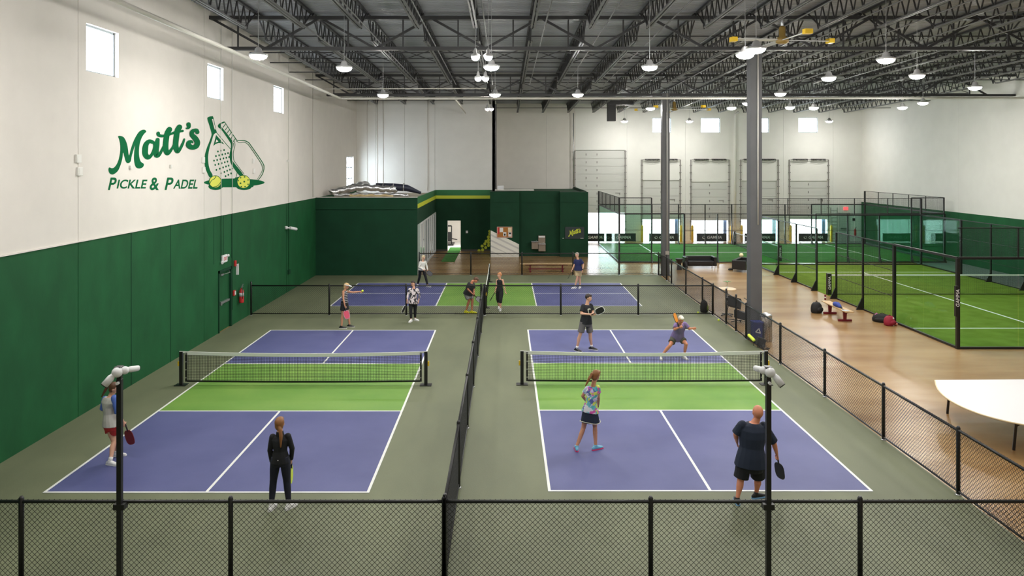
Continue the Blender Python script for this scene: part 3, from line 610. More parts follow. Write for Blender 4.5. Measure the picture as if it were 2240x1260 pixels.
# ------------------------------------------------------------------ chain link fences
def chain(L, H=1.1, z0=.07, pitch=.078):
    m_ = MB(); n = int(L/pitch*2); rows = int(H/pitch); hh = H/rows; step = L/n; r = .0036
    # straight runs of wire that zig-zag: each wire is one vertical zig-zag polyline
    for i in range(0, n, 2):
        for j in range(rows*2):
            for x0, x1 in (((i, i+1), (i+2, i+1)) if j % 2 == 0 else ((i+1, i), (i+1, i+2))):
                a = Vector((x0*step, 0, z0+j*hh/2)); b = Vector((x1*step, 0, z0+(j+1)*hh/2)); d = (b-a).normalized(); p = Vector((-d.z, 0, d.x))*r
                o1, o2, o3 = p*.9+Vector((0, -r*.5, 0)), -p*.9+Vector((0, -r*.5, 0)), Vector((0, r, 0))
                m_.add([a+o1, a+o2, a+o3, b+o1, b+o2, b+o3], [(0, 1, 4, 3), (1, 2, 5, 4), (2, 0, 3, 5)])
    return m_.mesh('chain_link', wirem)
CH_CACHE = {}
def fence(p, q, stops, lab, tall=(), H=1.2):
    """stops: distances along p->q at which posts stand"""
    p = Vector((*p, 0)); q = Vector((*q, 0)); d = (q-p).normalized(); s_ = Vector((-d.y, d.x, 0)); e = empty('chain_link_fence', p, lab, 'fence', 'black chain-link fences'); up = Vector((0, 0, 1))
    for t in stops:
        c = p+d*t; h = H+.05 if t not in tall else H+.14
        MB().lathe(c, [(.037, 0), (.037, h), (.02, h+.03)], 10).build('post', fencem, e)
        MB().lathe(c, [(.06, 0), (.05, .02), (.045, .025)], 10).build('post_foot', galv, e)
    a, b = p+d*stops[0], p+d*stops[-1]
    MB().tube([a+up*H, b+up*H], .027, 8).build('top_rail', fencem, e); MB().tube([a+up*.07, b+up*.07], .02, 8).build('bottom_rail', fencem, e)
    tw = MB(); L = (b-a).length; k = .039                     # twisted wire ends round the top rail
    while k < L: c = a+d*k+up*(H-.02); tw.bar(c, c+up*.055+d*.012, .006); k += .078
    tw.build('wire_ends', wirem, e, kind='stuff')
    for t, t2 in zip(stops, stops[1:]):
        key = round(t2-t, 2)
        if key not in CH_CACHE: CH_CACHE[key] = chain(key)
        o = bpy.data.objects.new('chain_link', CH_CACHE[key]); COL.objects.link(o); o.parent = e; o['kind'] = 'stuff'
        o.location = d*t; o.rotation_euler = (0, 0, math.atan2(d.y, d.x))
    return e
def rel(a, l): return [round(x-a, 3) for x in l]
fence((XL+.1, 10.87), (8.4, 10.87), rel(XL+.1, [XL+.1, -7.1, -4.03, -.9]), 'front chain-link fence left of the centre fence')
fence((-.9, 10.87), (8.4, 10.87), rel(-.9, [-.9, 2.13, 5.2, 8.4]), 'front chain-link fence right of the centre fence')
fence((-.89, 10.95), (-.89, 29.8), [0, 3.1, 6.25, 9.4, 12.55, 15.7, 18.83], 'centre chain-link fence between the two near courts')
fence((XL+.1, 29.87), (-.95, 29.87), rel(XL+.1, [XL+.1, -7.1, -4.0, -.98]), 'chain-link fence across the hall behind the left court', tall=(0,))
fence((-.83, 29.87), (8.38, 29.87), rel(-.83, [-.83, 2.23, 5.35, 8.35]), 'chain-link fence across the hall behind the right court')
fence((-4.7, 40.45), (8.4, 40.45), rel(-4.7, [-4.7, -1.89, .9, 3.68, 6.2, 8.35]), 'farthest chain-link fence in front of the green block')
yy = [10.95, 13.75, 16.47, 19.5, 22.65, 25.86, 27.0]
fence((8.40, 10.95), (8.40, 27.0), rel(10.95, yy), 'long right chain-link fence beside the brown walkway, nearest stretch', tall=(round(27.0-10.95, 3),))
fence((8.40, 28.2), (8.40, 38.6), rel(28.2, [28.2, 30.0, 31.6, 34.5, 37.5, 38.6]), 'right chain-link fence stretch beyond the gate', tall=(0, round(38.6-28.2, 3)))
for y0, y1, lab in ((27.05, 28.15, 'chain-link gate leaf beside the ball cart'), (38.7, 40.35, 'chain-link gate leaf at the far column')):
    e = empty('fence_gate', (8.40, y0, 0), lab, 'gate'); f_ = MB()
    for a, b in (((y0, .1), (y0, 1.2)), ((y1, .1), (y1, 1.2)), ((y0, .1), (y1, .1)), ((y0, 1.2), (y1, 1.2))): f_.tube([(8.4, a[0], a[1]), (8.4, b[0], b[1])], .02, 8)
    f_.build('frame', fencem, e)
    o = bpy.data.objects.new('chain_link', chain(round(y1-y0, 2))); COL.objects.link(o); o.parent = e; o['kind'] = 'stuff'; o.rotation_euler = (0, 0, math.pi/2)
    MB().box(8.36, 8.44, y1-.12, y1-.02, .95, 1.05).build('latch', fencem, e)

# tall camera poles at the front fence
for x, sg_, lab in ((-5.62, -1, 'black pole with white twin cameras on the front left fence'), (3.83, 1, 'black pole with white twin cameras on the front right fence')):
    y = 10.80; e = empty('camera_pole', (x, y, 0), lab, 'camera pole', 'camera poles on the front fence')
    MB().box(x-.035, x+.035, y-.035, y+.035, 0, 3.02).build('pole', fencem, e, bevel=.005)
    cm = mat('camera_white', (.78, .79, .80), .35)
    zc = 3.13; h_ = sg_          # the near barrel points down and outwards, the far one away over the court
    MB().ell((x+h_*.005, y-.06, zc), Vector((.076, 0, 0)), Vector((0, .072, 0)), Vector((0, 0, .074)), 16, 10).ell((x-h_*.075, y+.0, zc+.012), Vector((.06, 0, 0)), Vector((0, .058, 0)), Vector((0, 0, .058)), 16, 10).build('camera_body', cm, e)
    MB().box(x-.06, x+.04, y-.07, y+.05, zc+.05, zc+.075).build('mount_cap', fencem, e, bevel=.01)
    a = Vector((x+h_*.05, y-.07, zc-.03)); b = Vector((x+h_*.150, y-.14, zc-.165))
    MB().tube([a, a.lerp(b, .3), b], [.034, .050, .052], 14).build('camera_barrel', cm, e); MB().tube([b, b+(b-a).normalized()*.012], .047, 14).build('lens', fencem, e)
    a = Vector((x-h_*.085, y+.03, zc+.01)); b = Vector((x-h_*(.17 if sg_ < 0 else .12), y+.20, zc-.01))
    MB().tube([a, a.lerp(b, .4), b], [.035, .045, .040], 14).build('camera_barrel', cm, e); MB().tube([b, b+(b-a).normalized()*.012], .036, 14).build('lens', fencem, e)
    MB().box(x-.03, x+.03, y-.03, y+.03, 3.0, zc-.03).build('neck', fencem, e)
    MB().tube([(x, y-.035, 2.97), (x, y-.08, 2.97)], .022, 10).build('cable_gland', cm, e)
    MB().box(x-.08, x+.08, y-.04, y+.08, 1.12, 1.2).build('clamp', fencem, e)

# ------------------------------------------------------------------ padel courts
turfA = MB().box(14.95, 24.95, 24.5, 44.5, 0, .015).build('floor_turf', turf, kind='structure', label='green turf of the near padel court')
turfB = MB().box(7.05, 27.0, 45.6, 55.7, 0, .015).build('floor_turf', turf2, kind='structure', label='green turf of the far padel court')
MB().box(25.1, XR, 20, 57.8, 0, .006).build('floor_strip', mat('grey_floor', (.22, .24, .24), .35), kind='structure', label='grey floor strip beside the right wall')
def lines(boxes, lab):
    e = empty('court_marking', (boxes[0][0], boxes[0][2], .015), lab, kind='structure')
    for b in boxes: MB().box(*b, .015, .019).build('line', line, e)
lines([(15, 24.9, 27.45, 27.55), (15, 24.9, 41.45, 41.55), (19.9, 20.0, 27.3, 41.7)], 'white lines of the near padel court')
lines([(10.0, 10.1, 45.7, 55.6), (23.95, 24.05, 45.7, 55.6), (9.8, 24.2, 50.6, 50.7)], 'white lines of the far padel court')
def grid(p, q, z0, z1, s_=.05, th=.004):
    m_ = MB(); p = Vector(p); q = Vector(q); L = (q-p).length; d = (q-p)/L; n = int(L/s_)
    nn = Vector((-d.y, d.x, 0))*th/2
    def strip(a, b, w): m_.add([a-w-nn, a+w, a-w+nn, b-w-nn, b+w, b-w+nn], [(0, 1, 4, 3), (1, 2, 5, 4), (2, 0, 3, 5)])
    for k in range(n+1): a = p+d*min(k*s_, L); strip(a+Vector((0, 0, z0)), a+Vector((0, 0, z1)), d*th/2)
    k = 0
    while z0+k*s_ <= z1: strip(p+Vector((0, 0, z0+k*s_)), q+Vector((0, 0, z0+k*s_)), Vector((0, 0, th/2))); k += 1
    return m_
def cage(name, lab, segs):
    """segs: (p, q, type, height) on the ground; type g glass, m mesh, G glass with mesh above"""
    e = empty('padel_cage', (*segs[0][0], 0), lab, 'padel cage'); seen = {}
    for p, q, ty, H in segs:
        P0, Q0 = Vector((*p, 0)), Vector((*q, 0)); d = (Q0-P0); L = d.length; d /= L; n = max(1, round(L/2)); up = Vector((0, 0, 1))
        zt = 3.0
        for k in range(n+1):
            c = P0+d*(L*k/n); key = (round(c.x, 1), round(c.y, 1))
            if key in seen: continue
            seen[key] = 1; corner = k in (0, n) and ty != 'm'; w_ = .05 if corner else .035
            h = 3.0 if (corner or ty == 'm') else None
            if h is None and ty == 'g': continue
            if ty == 'G' and not corner: MB().box(c.x-.02, c.x+.02, c.y-.02, c.y+.02, 3.0, H).build('upper_post', fencem, e); continue
            MB().box(c.x-w_, c.x+w_, c.y-w_, c.y+w_, 0, H if ty != 'g' else 3.0).build('post', fencem, e)
            if ty == 'm':
                o_ = Vector((-d.y, d.x, 0)); o_ = o_ if (name == 'A') else -o_
                MB().prism([(0, 0), (.28, 0), (.28, .02), (.05, .5), (0, .5)], lambda t: c+o_*t[0]+up*t[1]-d*.03, lambda t: c+o_*t[0]+up*t[1]+d*.03).build('post_brace', fencem, e)
        if ty in 'gG':
            for k in range(n):
                a = P0+d*(L*k/n+.02); b = P0+d*(L*(k+1)/n-.02); m_ = MB(); m_.bar(a+up*1.52, b+up*1.52, .012, 2.9); m_.build('glass_panel', padelg, e)
            MB().bar(P0+up*3.0, Q0+up*3.0, .07, .08).build('top_rail', fencem, e); MB().bar(P0+up*.04, Q0+up*.04, .08, .07).build('base_rail', fencem, e)
            if ty == 'G':
                grid(p+(0,), q+(0,), 3.05, H).build('mesh_panel', wirem, e, kind='stuff'); MB().bar(P0+up*H, Q0+up*H, .03).build('mesh_rail', fencem, e)
        else:
            grid(p+(0,), q+(0,), .05, H).build('mesh_panel', wirem, e, kind='stuff'); MB().bar(P0+up*H, Q0+up*H, .04).build('mesh_rail', fencem, e); MB().bar(P0+up*.03, Q0+up*.03, .05, .05).build('base_rail', fencem, e)
            for z in (1.0, 2.0): MB().bar(P0+up*z, Q0+up*z, .022).build('cross_bar', fencem, e)
    return e
cage('A', 'black framed glass and mesh cage of the near padel court', [((14.95, 24.5), (14.95, 28.5), 'g', 3), ((14.95, 28.5), (14.95, 33.5), 'm', 3), ((14.95, 35.6), (14.95, 40.6), 'm', 3), ((14.95, 40.6), (14.95, 44.5), 'g', 3),
 ((14.95, 44.5), (24.95, 44.5), 'G', 4), ((14.95, 24.5), (24.95, 24.5), 'G', 4), ((24.95, 40.6), (24.95, 44.5), 'g', 3), ((24.95, 35.6), (24.95, 40.6), 'm', 3), ((24.95, 28.5), (24.95, 33.5), 'm', 3), ((24.95, 24.5), (24.95, 28.5), 'g', 3)])
cage('B', 'black framed glass and mesh cage of the far padel court', [((7.0, 45.6), (7.0, 55.7), 'G', 4), ((7.0, 45.6), (11.0, 45.6), 'g', 3), ((11.0, 45.6), (15.1, 45.6), 'm', 3), ((19.1, 45.6), (23.0, 45.6), 'm', 3), ((23, 45.6), (27.0, 45.6), 'g', 3),
 ((27.0, 45.6), (27.0, 55.7), 'G', 4), ((7.0, 55.7), (11.0, 55.7), 'g', 3), ((11.0, 55.7), (23.0, 55.7), 'm', 3), ((23, 55.7), (27.0, 55.7), 'g', 3), ((7.0, 45.65), (9.0, 45.65), 'm', 3.98), ((25.0, 45.65), (27.0, 45.65), 'm', 3.98)])
def pnet(p, q, lab):
    P0, Q0 = Vector((*p, 0)), Vector((*q, 0)); up = Vector((0, 0, 1)); e = empty('padel_net', P0, lab, 'net')
    for c in (P0, Q0):
        MB().box(c.x-.09, c.x+.09, c.y-.09, c.y+.09, 0, 1.0).build('post', fencem, e)
        o = text_obj('lettering', 'GAMMA', .17, shoew, e, Vector((c.x, c.y-.095, .55)), STAND @ Matrix.Rotation(math.pi/2, 4, 'Z'), shear=.2)
    MB().bar(P0+up*.92, Q0+up*.92, .02, .06).build('top_tape', line, e); MB().bar(P0+up*.04, Q0+up*.04, .02, .03).build('bottom_tape', fencem, e)
    grid(p+(0,), q+(0,), .05, .9, .045, .006).build('netting', wirem, e, kind='stuff')
pnet((15.05, 34.5), (24.9, 34.5), 'padel net with white tape in the near cage'); pnet((17.1, 46.2), (17.1, 55.3), 'padel net with white tape in the far cage')
e = empty('post_pad', (14.8, 24.3, 0), 'white and red lettered pad on the nearest padel corner post', 'pad')
MB().box(14.80, 14.9, 24.35, 24.45, 1.1, 2.1).build('pad', fencem, e); text_obj('lettering', 'GAMMA', .16, shoew, e, Vector((14.86, 24.345, 1.7)), STAND @ Matrix.Rotation(math.pi/2, 4, 'Z'), shear=.2)
text_obj('lettering', 'GAMMA', .15, shoew, empty('post_pad', (7.0, 45.5, 0), 'black lettered pad on the front corner post of the far cage', 'pad'), Vector((7.0, 45.53, 1.5)), STAND @ Matrix.Rotation(math.pi/2, 4, 'Z'), shear=.2)

# ------------------------------------------------------------------ painted logo on the left wall
def smooth(pts, k=5, closed=False):
    n = len(pts); out = []
    for i in range(n if closed else n-1):
        p = [pts[(i+j) % n] if closed else pts[min(max(i+j, 0), n-1)] for j in (-1, 0, 1, 2)]
        for t in range(k):
            t /= k; out.append(tuple(.5*(2*b+(c-a)*t+(2*a-5*b+4*c-d)*t*t+(3*b-a-3*c+d)*t**3) for a, b, c, d in zip(*p)))
    if not closed: out.append(tuple(pts[-1]))
    return out
def stroke(pts, k=5):
    """(x, y, width) centre line -> list of convex-ish quads and round ends, as 2D polygons"""
    q = smooth(pts, k) if len(pts) > 2 else [tuple(p) for p in pts]; L = []; R = []
    for i, (x, y, w_) in enumerate(q):
        a = q[max(i-1, 0)]; b = q[min(i+1, len(q)-1)]; dx, dy = b[0]-a[0], b[1]-a[1]; l = math.hypot(dx, dy) or 1
        L.append((x-dy/l*w_/2, y+dx/l*w_/2)); R.append((x+dy/l*w_/2, y-dx/l*w_/2))
    ps = [[L[i], L[i+1], R[i+1], R[i]] for i in range(len(q)-1)]
    for x, y, w_ in (q[0], q[-1]): ps.append([(x+w_/2*math.cos(g*math.pi/6), y+w_/2*math.sin(g*math.pi/6)) for g in range(12)])
    return ps
def disc(x, y, rx, ry=None, n=20): return [(x+rx*math.cos(2*math.pi*g/n), y+(ry or rx)*math.sin(2*math.pi*g/n)) for g in range(n)]
LIFT = [Vector((1, 0, 0))]
def flat(polys, tf, name, m, parent):
    mb = MB()
    for i, p in enumerate(polys):            # overlapping strokes lie a hair apart
        mb.add([tf(a)+LIFT[0]*(i*.00005) for a in p], [tuple(range(len(p)))])
    o = mb.build(name, m, parent); bm = bmesh.new(); bm.from_mesh(o.data)
    bmesh.ops.triangulate(bm, faces=bm.faces, ngon_method='EAR_CLIP'); bm.to_mesh(o.data); bm.free(); return o
def wallpt(h, ox, oy, sc):
    def tf(p):
        u, v = ox+p[0]/sc, oy+p[1]/sc; y = XL*F/(u-U0)
        return Vector((XL+h, y, CH-(v-V0)*y/F))
    return tf
MPOLY = [(195, 372), (235, 366), (280, 385), (315, 440), (342, 530), (362, 665), (385, 590), (420, 480), (460, 390), (510, 310), (560, 275), (605, 272), (630, 300), (600, 330), (560, 390), (530, 480), (517, 580), (520, 680), (545, 760), (592, 797), (575, 845), (520, 866), (470, 845), (447, 780), (440, 700), (445, 600), (457, 510), (430, 590), (405, 680), (390, 755), (350, 785), (315, 760), (295, 690), (273, 620), (262, 710), (235, 810), (195, 900), (140, 948), (100, 957), (60, 930), (48, 880), (62, 848), (100, 860), (140, 845), (185, 780), (215, 690), (230, 590), (228, 490), (212, 420)]
SCRIPT = {'letter_m': [smooth(MPOLY, 3, True)],
 'letter_a': stroke([(715, 458, 60), (670, 450, 62), (625, 495, 80), (610, 575, 90), (612, 645, 88), (650, 692, 75), (700, 665, 50), (738, 590, 40), (752, 510, 40), (740, 470, 50)])+stroke([(800, 425, 62), (788, 500, 80), (775, 600, 85), (785, 660, 85), (825, 650, 55), (862, 590, 40), (895, 520, 34)]),
 'letter_t': stroke([(980, 268, 85), (948, 325, 85), (930, 420, 85), (922, 520, 85), (930, 600, 80), (950, 630, 70), (990, 600, 50), (1030, 540, 35), (1052, 490, 30)]),
 'letter_t ': stroke([(1132, 232, 85), (1100, 290, 85), (1085, 390, 85), (1075, 490, 85), (1085, 570, 80), (1108, 600, 65), (1150, 550, 45), (1185, 480, 38), (1205, 418, 30)]),
 'crossbar': stroke([(806, 325, 52), (812, 350, 48), (850, 366, 45), (920, 362, 40), (1000, 335, 38), (1080, 305, 38), (1150, 295, 36), (1180, 290, 36)]),
 'apostrophe': stroke([(1270, 190, 68), (1277, 225, 52), (1258, 248, 38), (1238, 248, 22)]),
 'letter_s': stroke([(1403, 308, 62), (1395, 280, 52), (1360, 278, 48), (1325, 300, 62), (1322, 350, 68), (1370, 400, 78), (1403, 460, 82), (1388, 520, 78), (1330, 542, 70), (1275, 515, 78), (1272, 470, 68), (1310, 452, 44), (1332, 468, 24)])}
lgm = mat('logo_green', (0, .125, .040), .8, spec=.15); lgy = mat('logo_yellow', (.78, .80, .10), .6)
def stretchtext(body, x0, x1, y0, y1, tf, name, parent, m, sh=.22):
    cu = bpy.data.curves.new(name, 'FONT'); cu.body = body; cu.size = 1; cu.offset = .022
    o = bpy.data.objects.new(name, cu); COL.objects.link(o)
    me = bpy.data.meshes.new_from_object(o.evaluated_get(bpy.context.evaluated_depsgraph_get())); bpy.data.objects.remove(o)
    xs = [v.co.x for v in me.vertices]; ys = [v.co.y for v in me.vertices]; a, b, c, d_ = min(xs), max(xs), min(ys), max(ys)
    H = y1-y0
    for v in me.vertices:
        fy = (v.co.y-c)/(d_-c); fx = (v.co.x-a)/(b-a); v.co = tf((x0+(x1-x0-sh*H)*fx+sh*H*fy, y1-H*fy))
    me.materials.clear(); me.materials.append(m); o = bpy.data.objects.new(name, me); COL.objects.link(o)
    o.parent = parent; o.matrix_parent_inverse = Matrix.Translation(-parent.location); return o
lg1 = empty('painted_logo', (XL, 22, 6), 'green club logo painted on the white left wall, lettering beside two rackets', 'wall logo')
tf = wallpt(.004, 230, 245, 7)
LIFT = [Vector((1, 0, 0))]
for n_, (k, ps) in enumerate(SCRIPT.items()): flat(ps, wallpt(.004+.003*n_, 230, 245, 7), k.strip(), lgm, lg1)
stretchtext('P', 40, 186, 1003, 1195, tf, 'lettering', lg1, lgm); stretchtext('ICKLE', 172, 648, 1034, 1174, tf, 'lettering', lg1, lgm); stretchtext('&', 676, 838, 1003, 1198, tf, 'lettering', lg1, lgm, .1)
stretchtext('P', 908, 1056, 1003, 1195, tf, 'lettering', lg1, lgm); stretchtext('ADEL', 1038, 1440, 1034, 1174, tf, 'lettering', lg1, lgm)
t0_, t1_, t2_ = (wallpt(h, 435, 245, 7) for h in (.004, .014, .019))
flat([disc(540, 1080, 465, 62, 40), disc(255, 1140, 112, 56), disc(690, 1140, 122, 56), [(200, 1090), (850, 1090), (830, 1150), (250, 1155)], smooth([(560, 1005), (640, 1000), (700, 1100), (420, 1120), (400, 1085), (510, 1052)], 3, True)], t0_, 'ground_shadow', lgm, lg1)
inw = mat('logo_white', (.79, .75, .695), .75)
RK = smooth([(127, 100), (160, 210), (190, 320), (188, 370), (160, 450), (120, 550), (92, 650), (85, 750), (95, 850), (130, 940), (165, 1000), (210, 970), (175, 900), (150, 820), (140, 720), (145, 640), (165, 540), (200, 430), (225, 350), (258, 322), (275, 312), (262, 270), (220, 80), (190, 66), (155, 72)], 3, True)
dots = [(290, 605), (338, 593), (384, 582), (260, 675), (308, 663), (357, 652), (402, 641), (444, 631), (230, 745), (278, 735), (327, 723), (375, 711), (418, 700), (460, 690), (248, 810), (299, 797), (348, 784), (395, 771), (436, 759), (266, 887), (318, 868), (369, 849), (413, 834), (453, 821), (339, 939), (388, 918), (431, 899), (473, 883), (513, 865), (407, 983), (449, 962), (491, 941)]
flat([[(262, 350), (390, 497), (345, 478), (300, 475), (255, 490), (220, 522)]], t0_, 'racket_throat', lgm, lg1)
flat([RK]+stroke([(265, 310, 9), (480, 565, 9)])+stroke([(582, 935, 9), (565, 1000, 9), (510, 1050, 9), (430, 1080, 9), (350, 1087, 9)])+[disc(x, y, 12, 16, 13) for x, y in dots], t0_, 'padel_racket', lgm, lg1)
flat(stroke([(205, 115, 20), (242, 262, 14)])+[[(262, 420), (293, 450), (250, 470)]], t1_, 'racket_highlight', inw, lg1)
PB = smooth([(288, 210), (310, 180), (378, 146), (398, 160), (335, 205), (430, 330), (520, 460), (530, 500), (520, 560), (508, 620), (505, 700), (530, 770), (680, 960), (620, 975), (500, 810), (475, 730), (468, 650), (485, 570), (490, 500), (460, 440), (350, 280), (300, 240)], 3, True)
pk = [PB]+stroke([(398, 160, 10), (560, 405, 12), (600, 435, 12), (690, 438, 13), (755, 465, 13), (800, 520, 13), (970, 770, 13), (995, 850, 13), (980, 930, 12), (940, 1000, 12), (860, 1095, 9), (820, 1108, 8), (785, 1100, 7)])
pk += stroke([(545, 450, 8), (550, 520, 8), (525, 620, 8), (530, 720, 8), (560, 780, 8), (690, 950, 8)])+stroke([(570, 442, 8), (620, 470, 8), (690, 464, 8), (740, 488, 8), (785, 540, 8), (945, 780, 8), (970, 860, 8), (955, 925, 7), (870, 1060, 6), (830, 1085, 6), (790, 1085, 6)])
for a in ((367, 235, 402, 187), (400, 275, 432, 233), (430, 320, 462, 277), (460, 360, 492, 315), (490, 405, 522, 358), (520, 455, 560, 405)): pk += stroke([(a[0], a[1], 9), (a[2], a[3], 9)])
flat(pk, t0_, 'pickleball_paddle', lgm, lg1)
flat([disc(245, 1068, 98, n=28), disc(680, 1068, 104, n=28)], wallpt(.011, 435, 245, 7), 'ball_outline', lgm, lg1)
flat([disc(245, 1068, 88, n=28)], t1_, 'ball_face', lgy, lg1); flat([disc(680, 1068, 95, n=28)], t1_, 'ball_face', lgy, lg1)
flat(stroke([(158, 1105, 9), (185, 1050, 9), (230, 1022, 9), (256, 980, 9)])+stroke([(205, 1152, 9), (280, 1130, 9), (328, 1070, 9)])+[disc(x, y, a, b, 11) for x, y, a, b in ((632, 1008, 12, 10), (692, 994, 14, 9), (746, 1040, 9, 12), (596, 1050, 8, 13), (687, 1066, 14, 14), (630, 1091, 13, 13), (746, 1108, 9, 12), (642, 1142, 12, 8), (700, 1142, 12, 9))], t2_, 'ball_marks', lgm, lg1)
# the same script on the small dark sign
def signpt(p):
    q = P(1236+6+p[0]*.0196, 496.5+3+(p[1]-150)*.0228, 48.3); return Vector((q.x, 48.29, q.z))
LIFT[0] = Vector((0, -1, 0))
for n_, (k, ps) in enumerate(SCRIPT.items()): flat(ps, lambda p, n_=n_: signpt(p)-Vector((0, .002*n_, 0)), k.strip(), lime, sg)

# ------------------------------------------------------------------ ducts on the partition roof
e = empty('flexible_duct', (-8.5, 44, 4.3), 'crumpled silver flexible duct on top of the green partition', 'duct')
def flex(pts, r, m, nm, par):
    q = smooth(pts, 14); out = []; rr = []
    for i, p in enumerate(q): out.append(Vector(p)+Vector((0, 0, .03*math.sin(i*.9)))); rr.append(r*(1+.10*(i % 2)+.06*math.sin(i*1.3)))
    MB().tube(out, rr, 12, side=Vector((0, 0, 1))).build(nm, m, par)
flex([(-9.9, 42.0, 4.45), (-9.2, 42.5, 4.6), (-8.2, 42.8, 4.72), (-7.0, 43.0, 4.62), (-6.4, 43.2, 4.6)], .17, silver, 'duct_run', e)
flex([(-9.6, 43.5, 4.5), (-8.8, 44.5, 4.75), (-8.6, 46, 4.8)], .20, silver, 'duct_run', e)
e = empty('trunk_duct', (-6, 44.5, 4.3), 'long dark insulated duct tapering along the partition roof', 'duct')
MB().tube([(-7.6, 43.6, 4.72), (-6.6, 43.6, 4.72), (-5.8, 43.6, 4.66), (-5.0, 43.8, 4.36)], [.24, .22, .2, .08], 10).build('duct_body', mat('duct_navy', (.02, .025, .05), .5, bump=.6, bscale=10), e)
for x in (-7.2, -6.6, -6.0): MB().tube([(x, 43.6, 4.71), (x+.05, 43.6, 4.71)], .245, 10).build('strap', silver, e)
e = empty('roof_bundle', (-8, 41.2, 4.28), 'low heap of foil and insulation along the partition top edge', 'bundle')
flex([(-9.5, 41.1, 4.33), (-8.4, 41.2, 4.37), (-7.2, 41.1, 4.36), (-5.4, 41.2, 4.34)], .10, silver, 'foil_roll', e)
flex([(-8.6, 40.9, 4.30), (-7.6, 40.9, 4.32), (-6.2, 40.95, 4.30)], .07, mat('insulation', (.55, .42, .22), .9), 'insulation_roll', e)
e = empty('roof_sheet', (1, 49, 4.3), 'white plastic sheet folded on the restroom block roof', 'sheet')
MB().box(-.7, 1.9, 49.2, 49.9, 4.28, 4.36).build('sheet', white, e, bevel=.03)
e = empty('roof_speaker', (-.35, 49.6, 4.3), 'small grey wall unit above the restroom block', 'box')
MB().box(-.55, -.1, 49.3, 49.5, 4.28, 4.62).build('case', galv, e, bevel=.02)

# ------------------------------------------------------------------ furniture
def bench(c, L, ang, lab, wtop=.38, h=.46):
    e = empty('bench', (c[0], c[1], 0), lab, 'bench', 'wooden benches with dark red feet'); R = Matrix.Rotation(ang, 3, 'Z'); c = Vector((c[0], c[1], 0))
    def ob(cx, cy, cz, sx, sy, sz): mb = MB(); return mb.obox(c+R @ Vector((cx, cy, cz)), R @ Vector((sx/2, 0, 0)), R @ Vector((0, sy/2, 0)), Vector((0, 0, sz/2)))
    ob(0, 0, h-.02, L, wtop, .04).build('seat', wood, e, bevel=.006)
    ob(0, 0, h-.075, L*.82, .06, .06).build('beam', dred, e)
    for s_ in (-1, 1):
        x = s_*L*.31; q = [(-.05, .06), (.05, .06), (.07, h-.1), (.14, h-.05), (-.14, h-.05), (-.07, h-.1)]
        MB().prism(q, lambda p: c+R @ Vector((x-.035, p[0], p[1])), lambda p: c+R @ Vector((x+.035, p[0], p[1]))).build('leg', dred, e)
        ob(x, 0, .04, .08, .52, .08).build('foot', dred, e, bevel=.01)
    if L > 2.6: ob(0, 0, .16, L*.7, .04, .05).build('stretcher', dred, e)
bench(((1138+1251.6)/2*0+.0+(1195-U0)*41.8/F, 41.8), 2.93, 0, 'long wooden bench with dark red legs behind the farthest fence')
a, b = G(1800, 655, .46), G(1866, 685, .46); c_ = (a+b)/2
bench((c_.x, c_.y), 2.25, math.atan2(b.y-a.y, b.x-a.x), 'wooden bench with bags and racket beside the near padel cage', .34)
bdir = (b-a).normalized(); bn = Vector((-bdir.y, bdir.x, 0))
# things on and by the bench
def bag(c, r, m, lab, name='backpack', strap=True, extra=None, rot=0):
    e = empty(name, c, lab, 'bag'); c = Vector(c); Rz = Matrix.Rotation(rot, 3, 'Z')
    bm_ = MB(); q = Rz @ Vector((1, 0, 0)); s_ = Rz @ Vector((0, 1, 0))
    bm_.tube([c+Vector((0, 0, r[2]*t)) for t in (0, .08, .4, .75, .95, 1)], [r[0]*k for k in (.85, 1, 1.02, .9, .6, .2)], 14, side=q, b=[r[1]*k for k in (.85, 1, 1.05, .9, .6, .2)]).build('body', m, e)
    MB().ell(c-s_*r[1]*.95+Vector((0, 0, r[2]*.35)), q*r[0]*.7, s_*r[1]*.3, Vector((0, 0, r[2]*.25)), 12, 8).build('pocket', extra or m, e)
    if strap: MB().tube([c+q*r[0]*.3+Vector((0, 0, r[2]*.95)), c+Vector((0, 0, r[2]*1.12)), c-q*r[0]*.3+Vector((0, 0, r[2]*.95))], .014, 6).build('handle', m, e)
    return e
bagb = mat('bag_black', (.010, .010, .011), .75, bump=.3, bscale=18)
p_ = G(1786, 684); bag((p_.x, p_.y, 0), (.24, .20, .44), bagb, 'black backpack under the left end of the padel bench', rot=.5)
p_ = a+bdir*.45+bn*.02; e = empty('drink_can', (p_.x, p_.y, .46), 'dark red drink can standing on the padel bench', 'can')
q_ = a+bdir*.12+bn*.05; MB().lathe((q_.x, q_.y, .46), [(.03, 0), (.036, .01), (.036, .20), (.028, .22)], 12).build('can_body', dred, e); MB().lathe((q_.x, q_.y, .54), [(.0365, 0), (.0365, .05)], 12).build('band', shoew, e)
q_ = G(1832, 671, .46); e = empty('folded_jacket', (q_.x, q_.y, .46), 'bright blue jacket bundled on the padel bench', 'jacket')
jb = mat('jacket_blue', (.03, .06, .32), .7, bump=.5, bscale=12)
MB().tube([q_+(-bdir*.2)+Vector((0, 0, .07)), q_+Vector((0, 0, .08)), q_+bdir*.25+Vector((0, 0, .05))], [.10, .11, .06], 12, roundcap=True).build('bundle', jb, e)
MB().tube([q_+(bdir*.1)+Vector((0, 0, .04)), q_+bdir*.38+Vector((0, 0, .035))], [.05, .03], 8, roundcap=True).build('sleeve', navy, e)
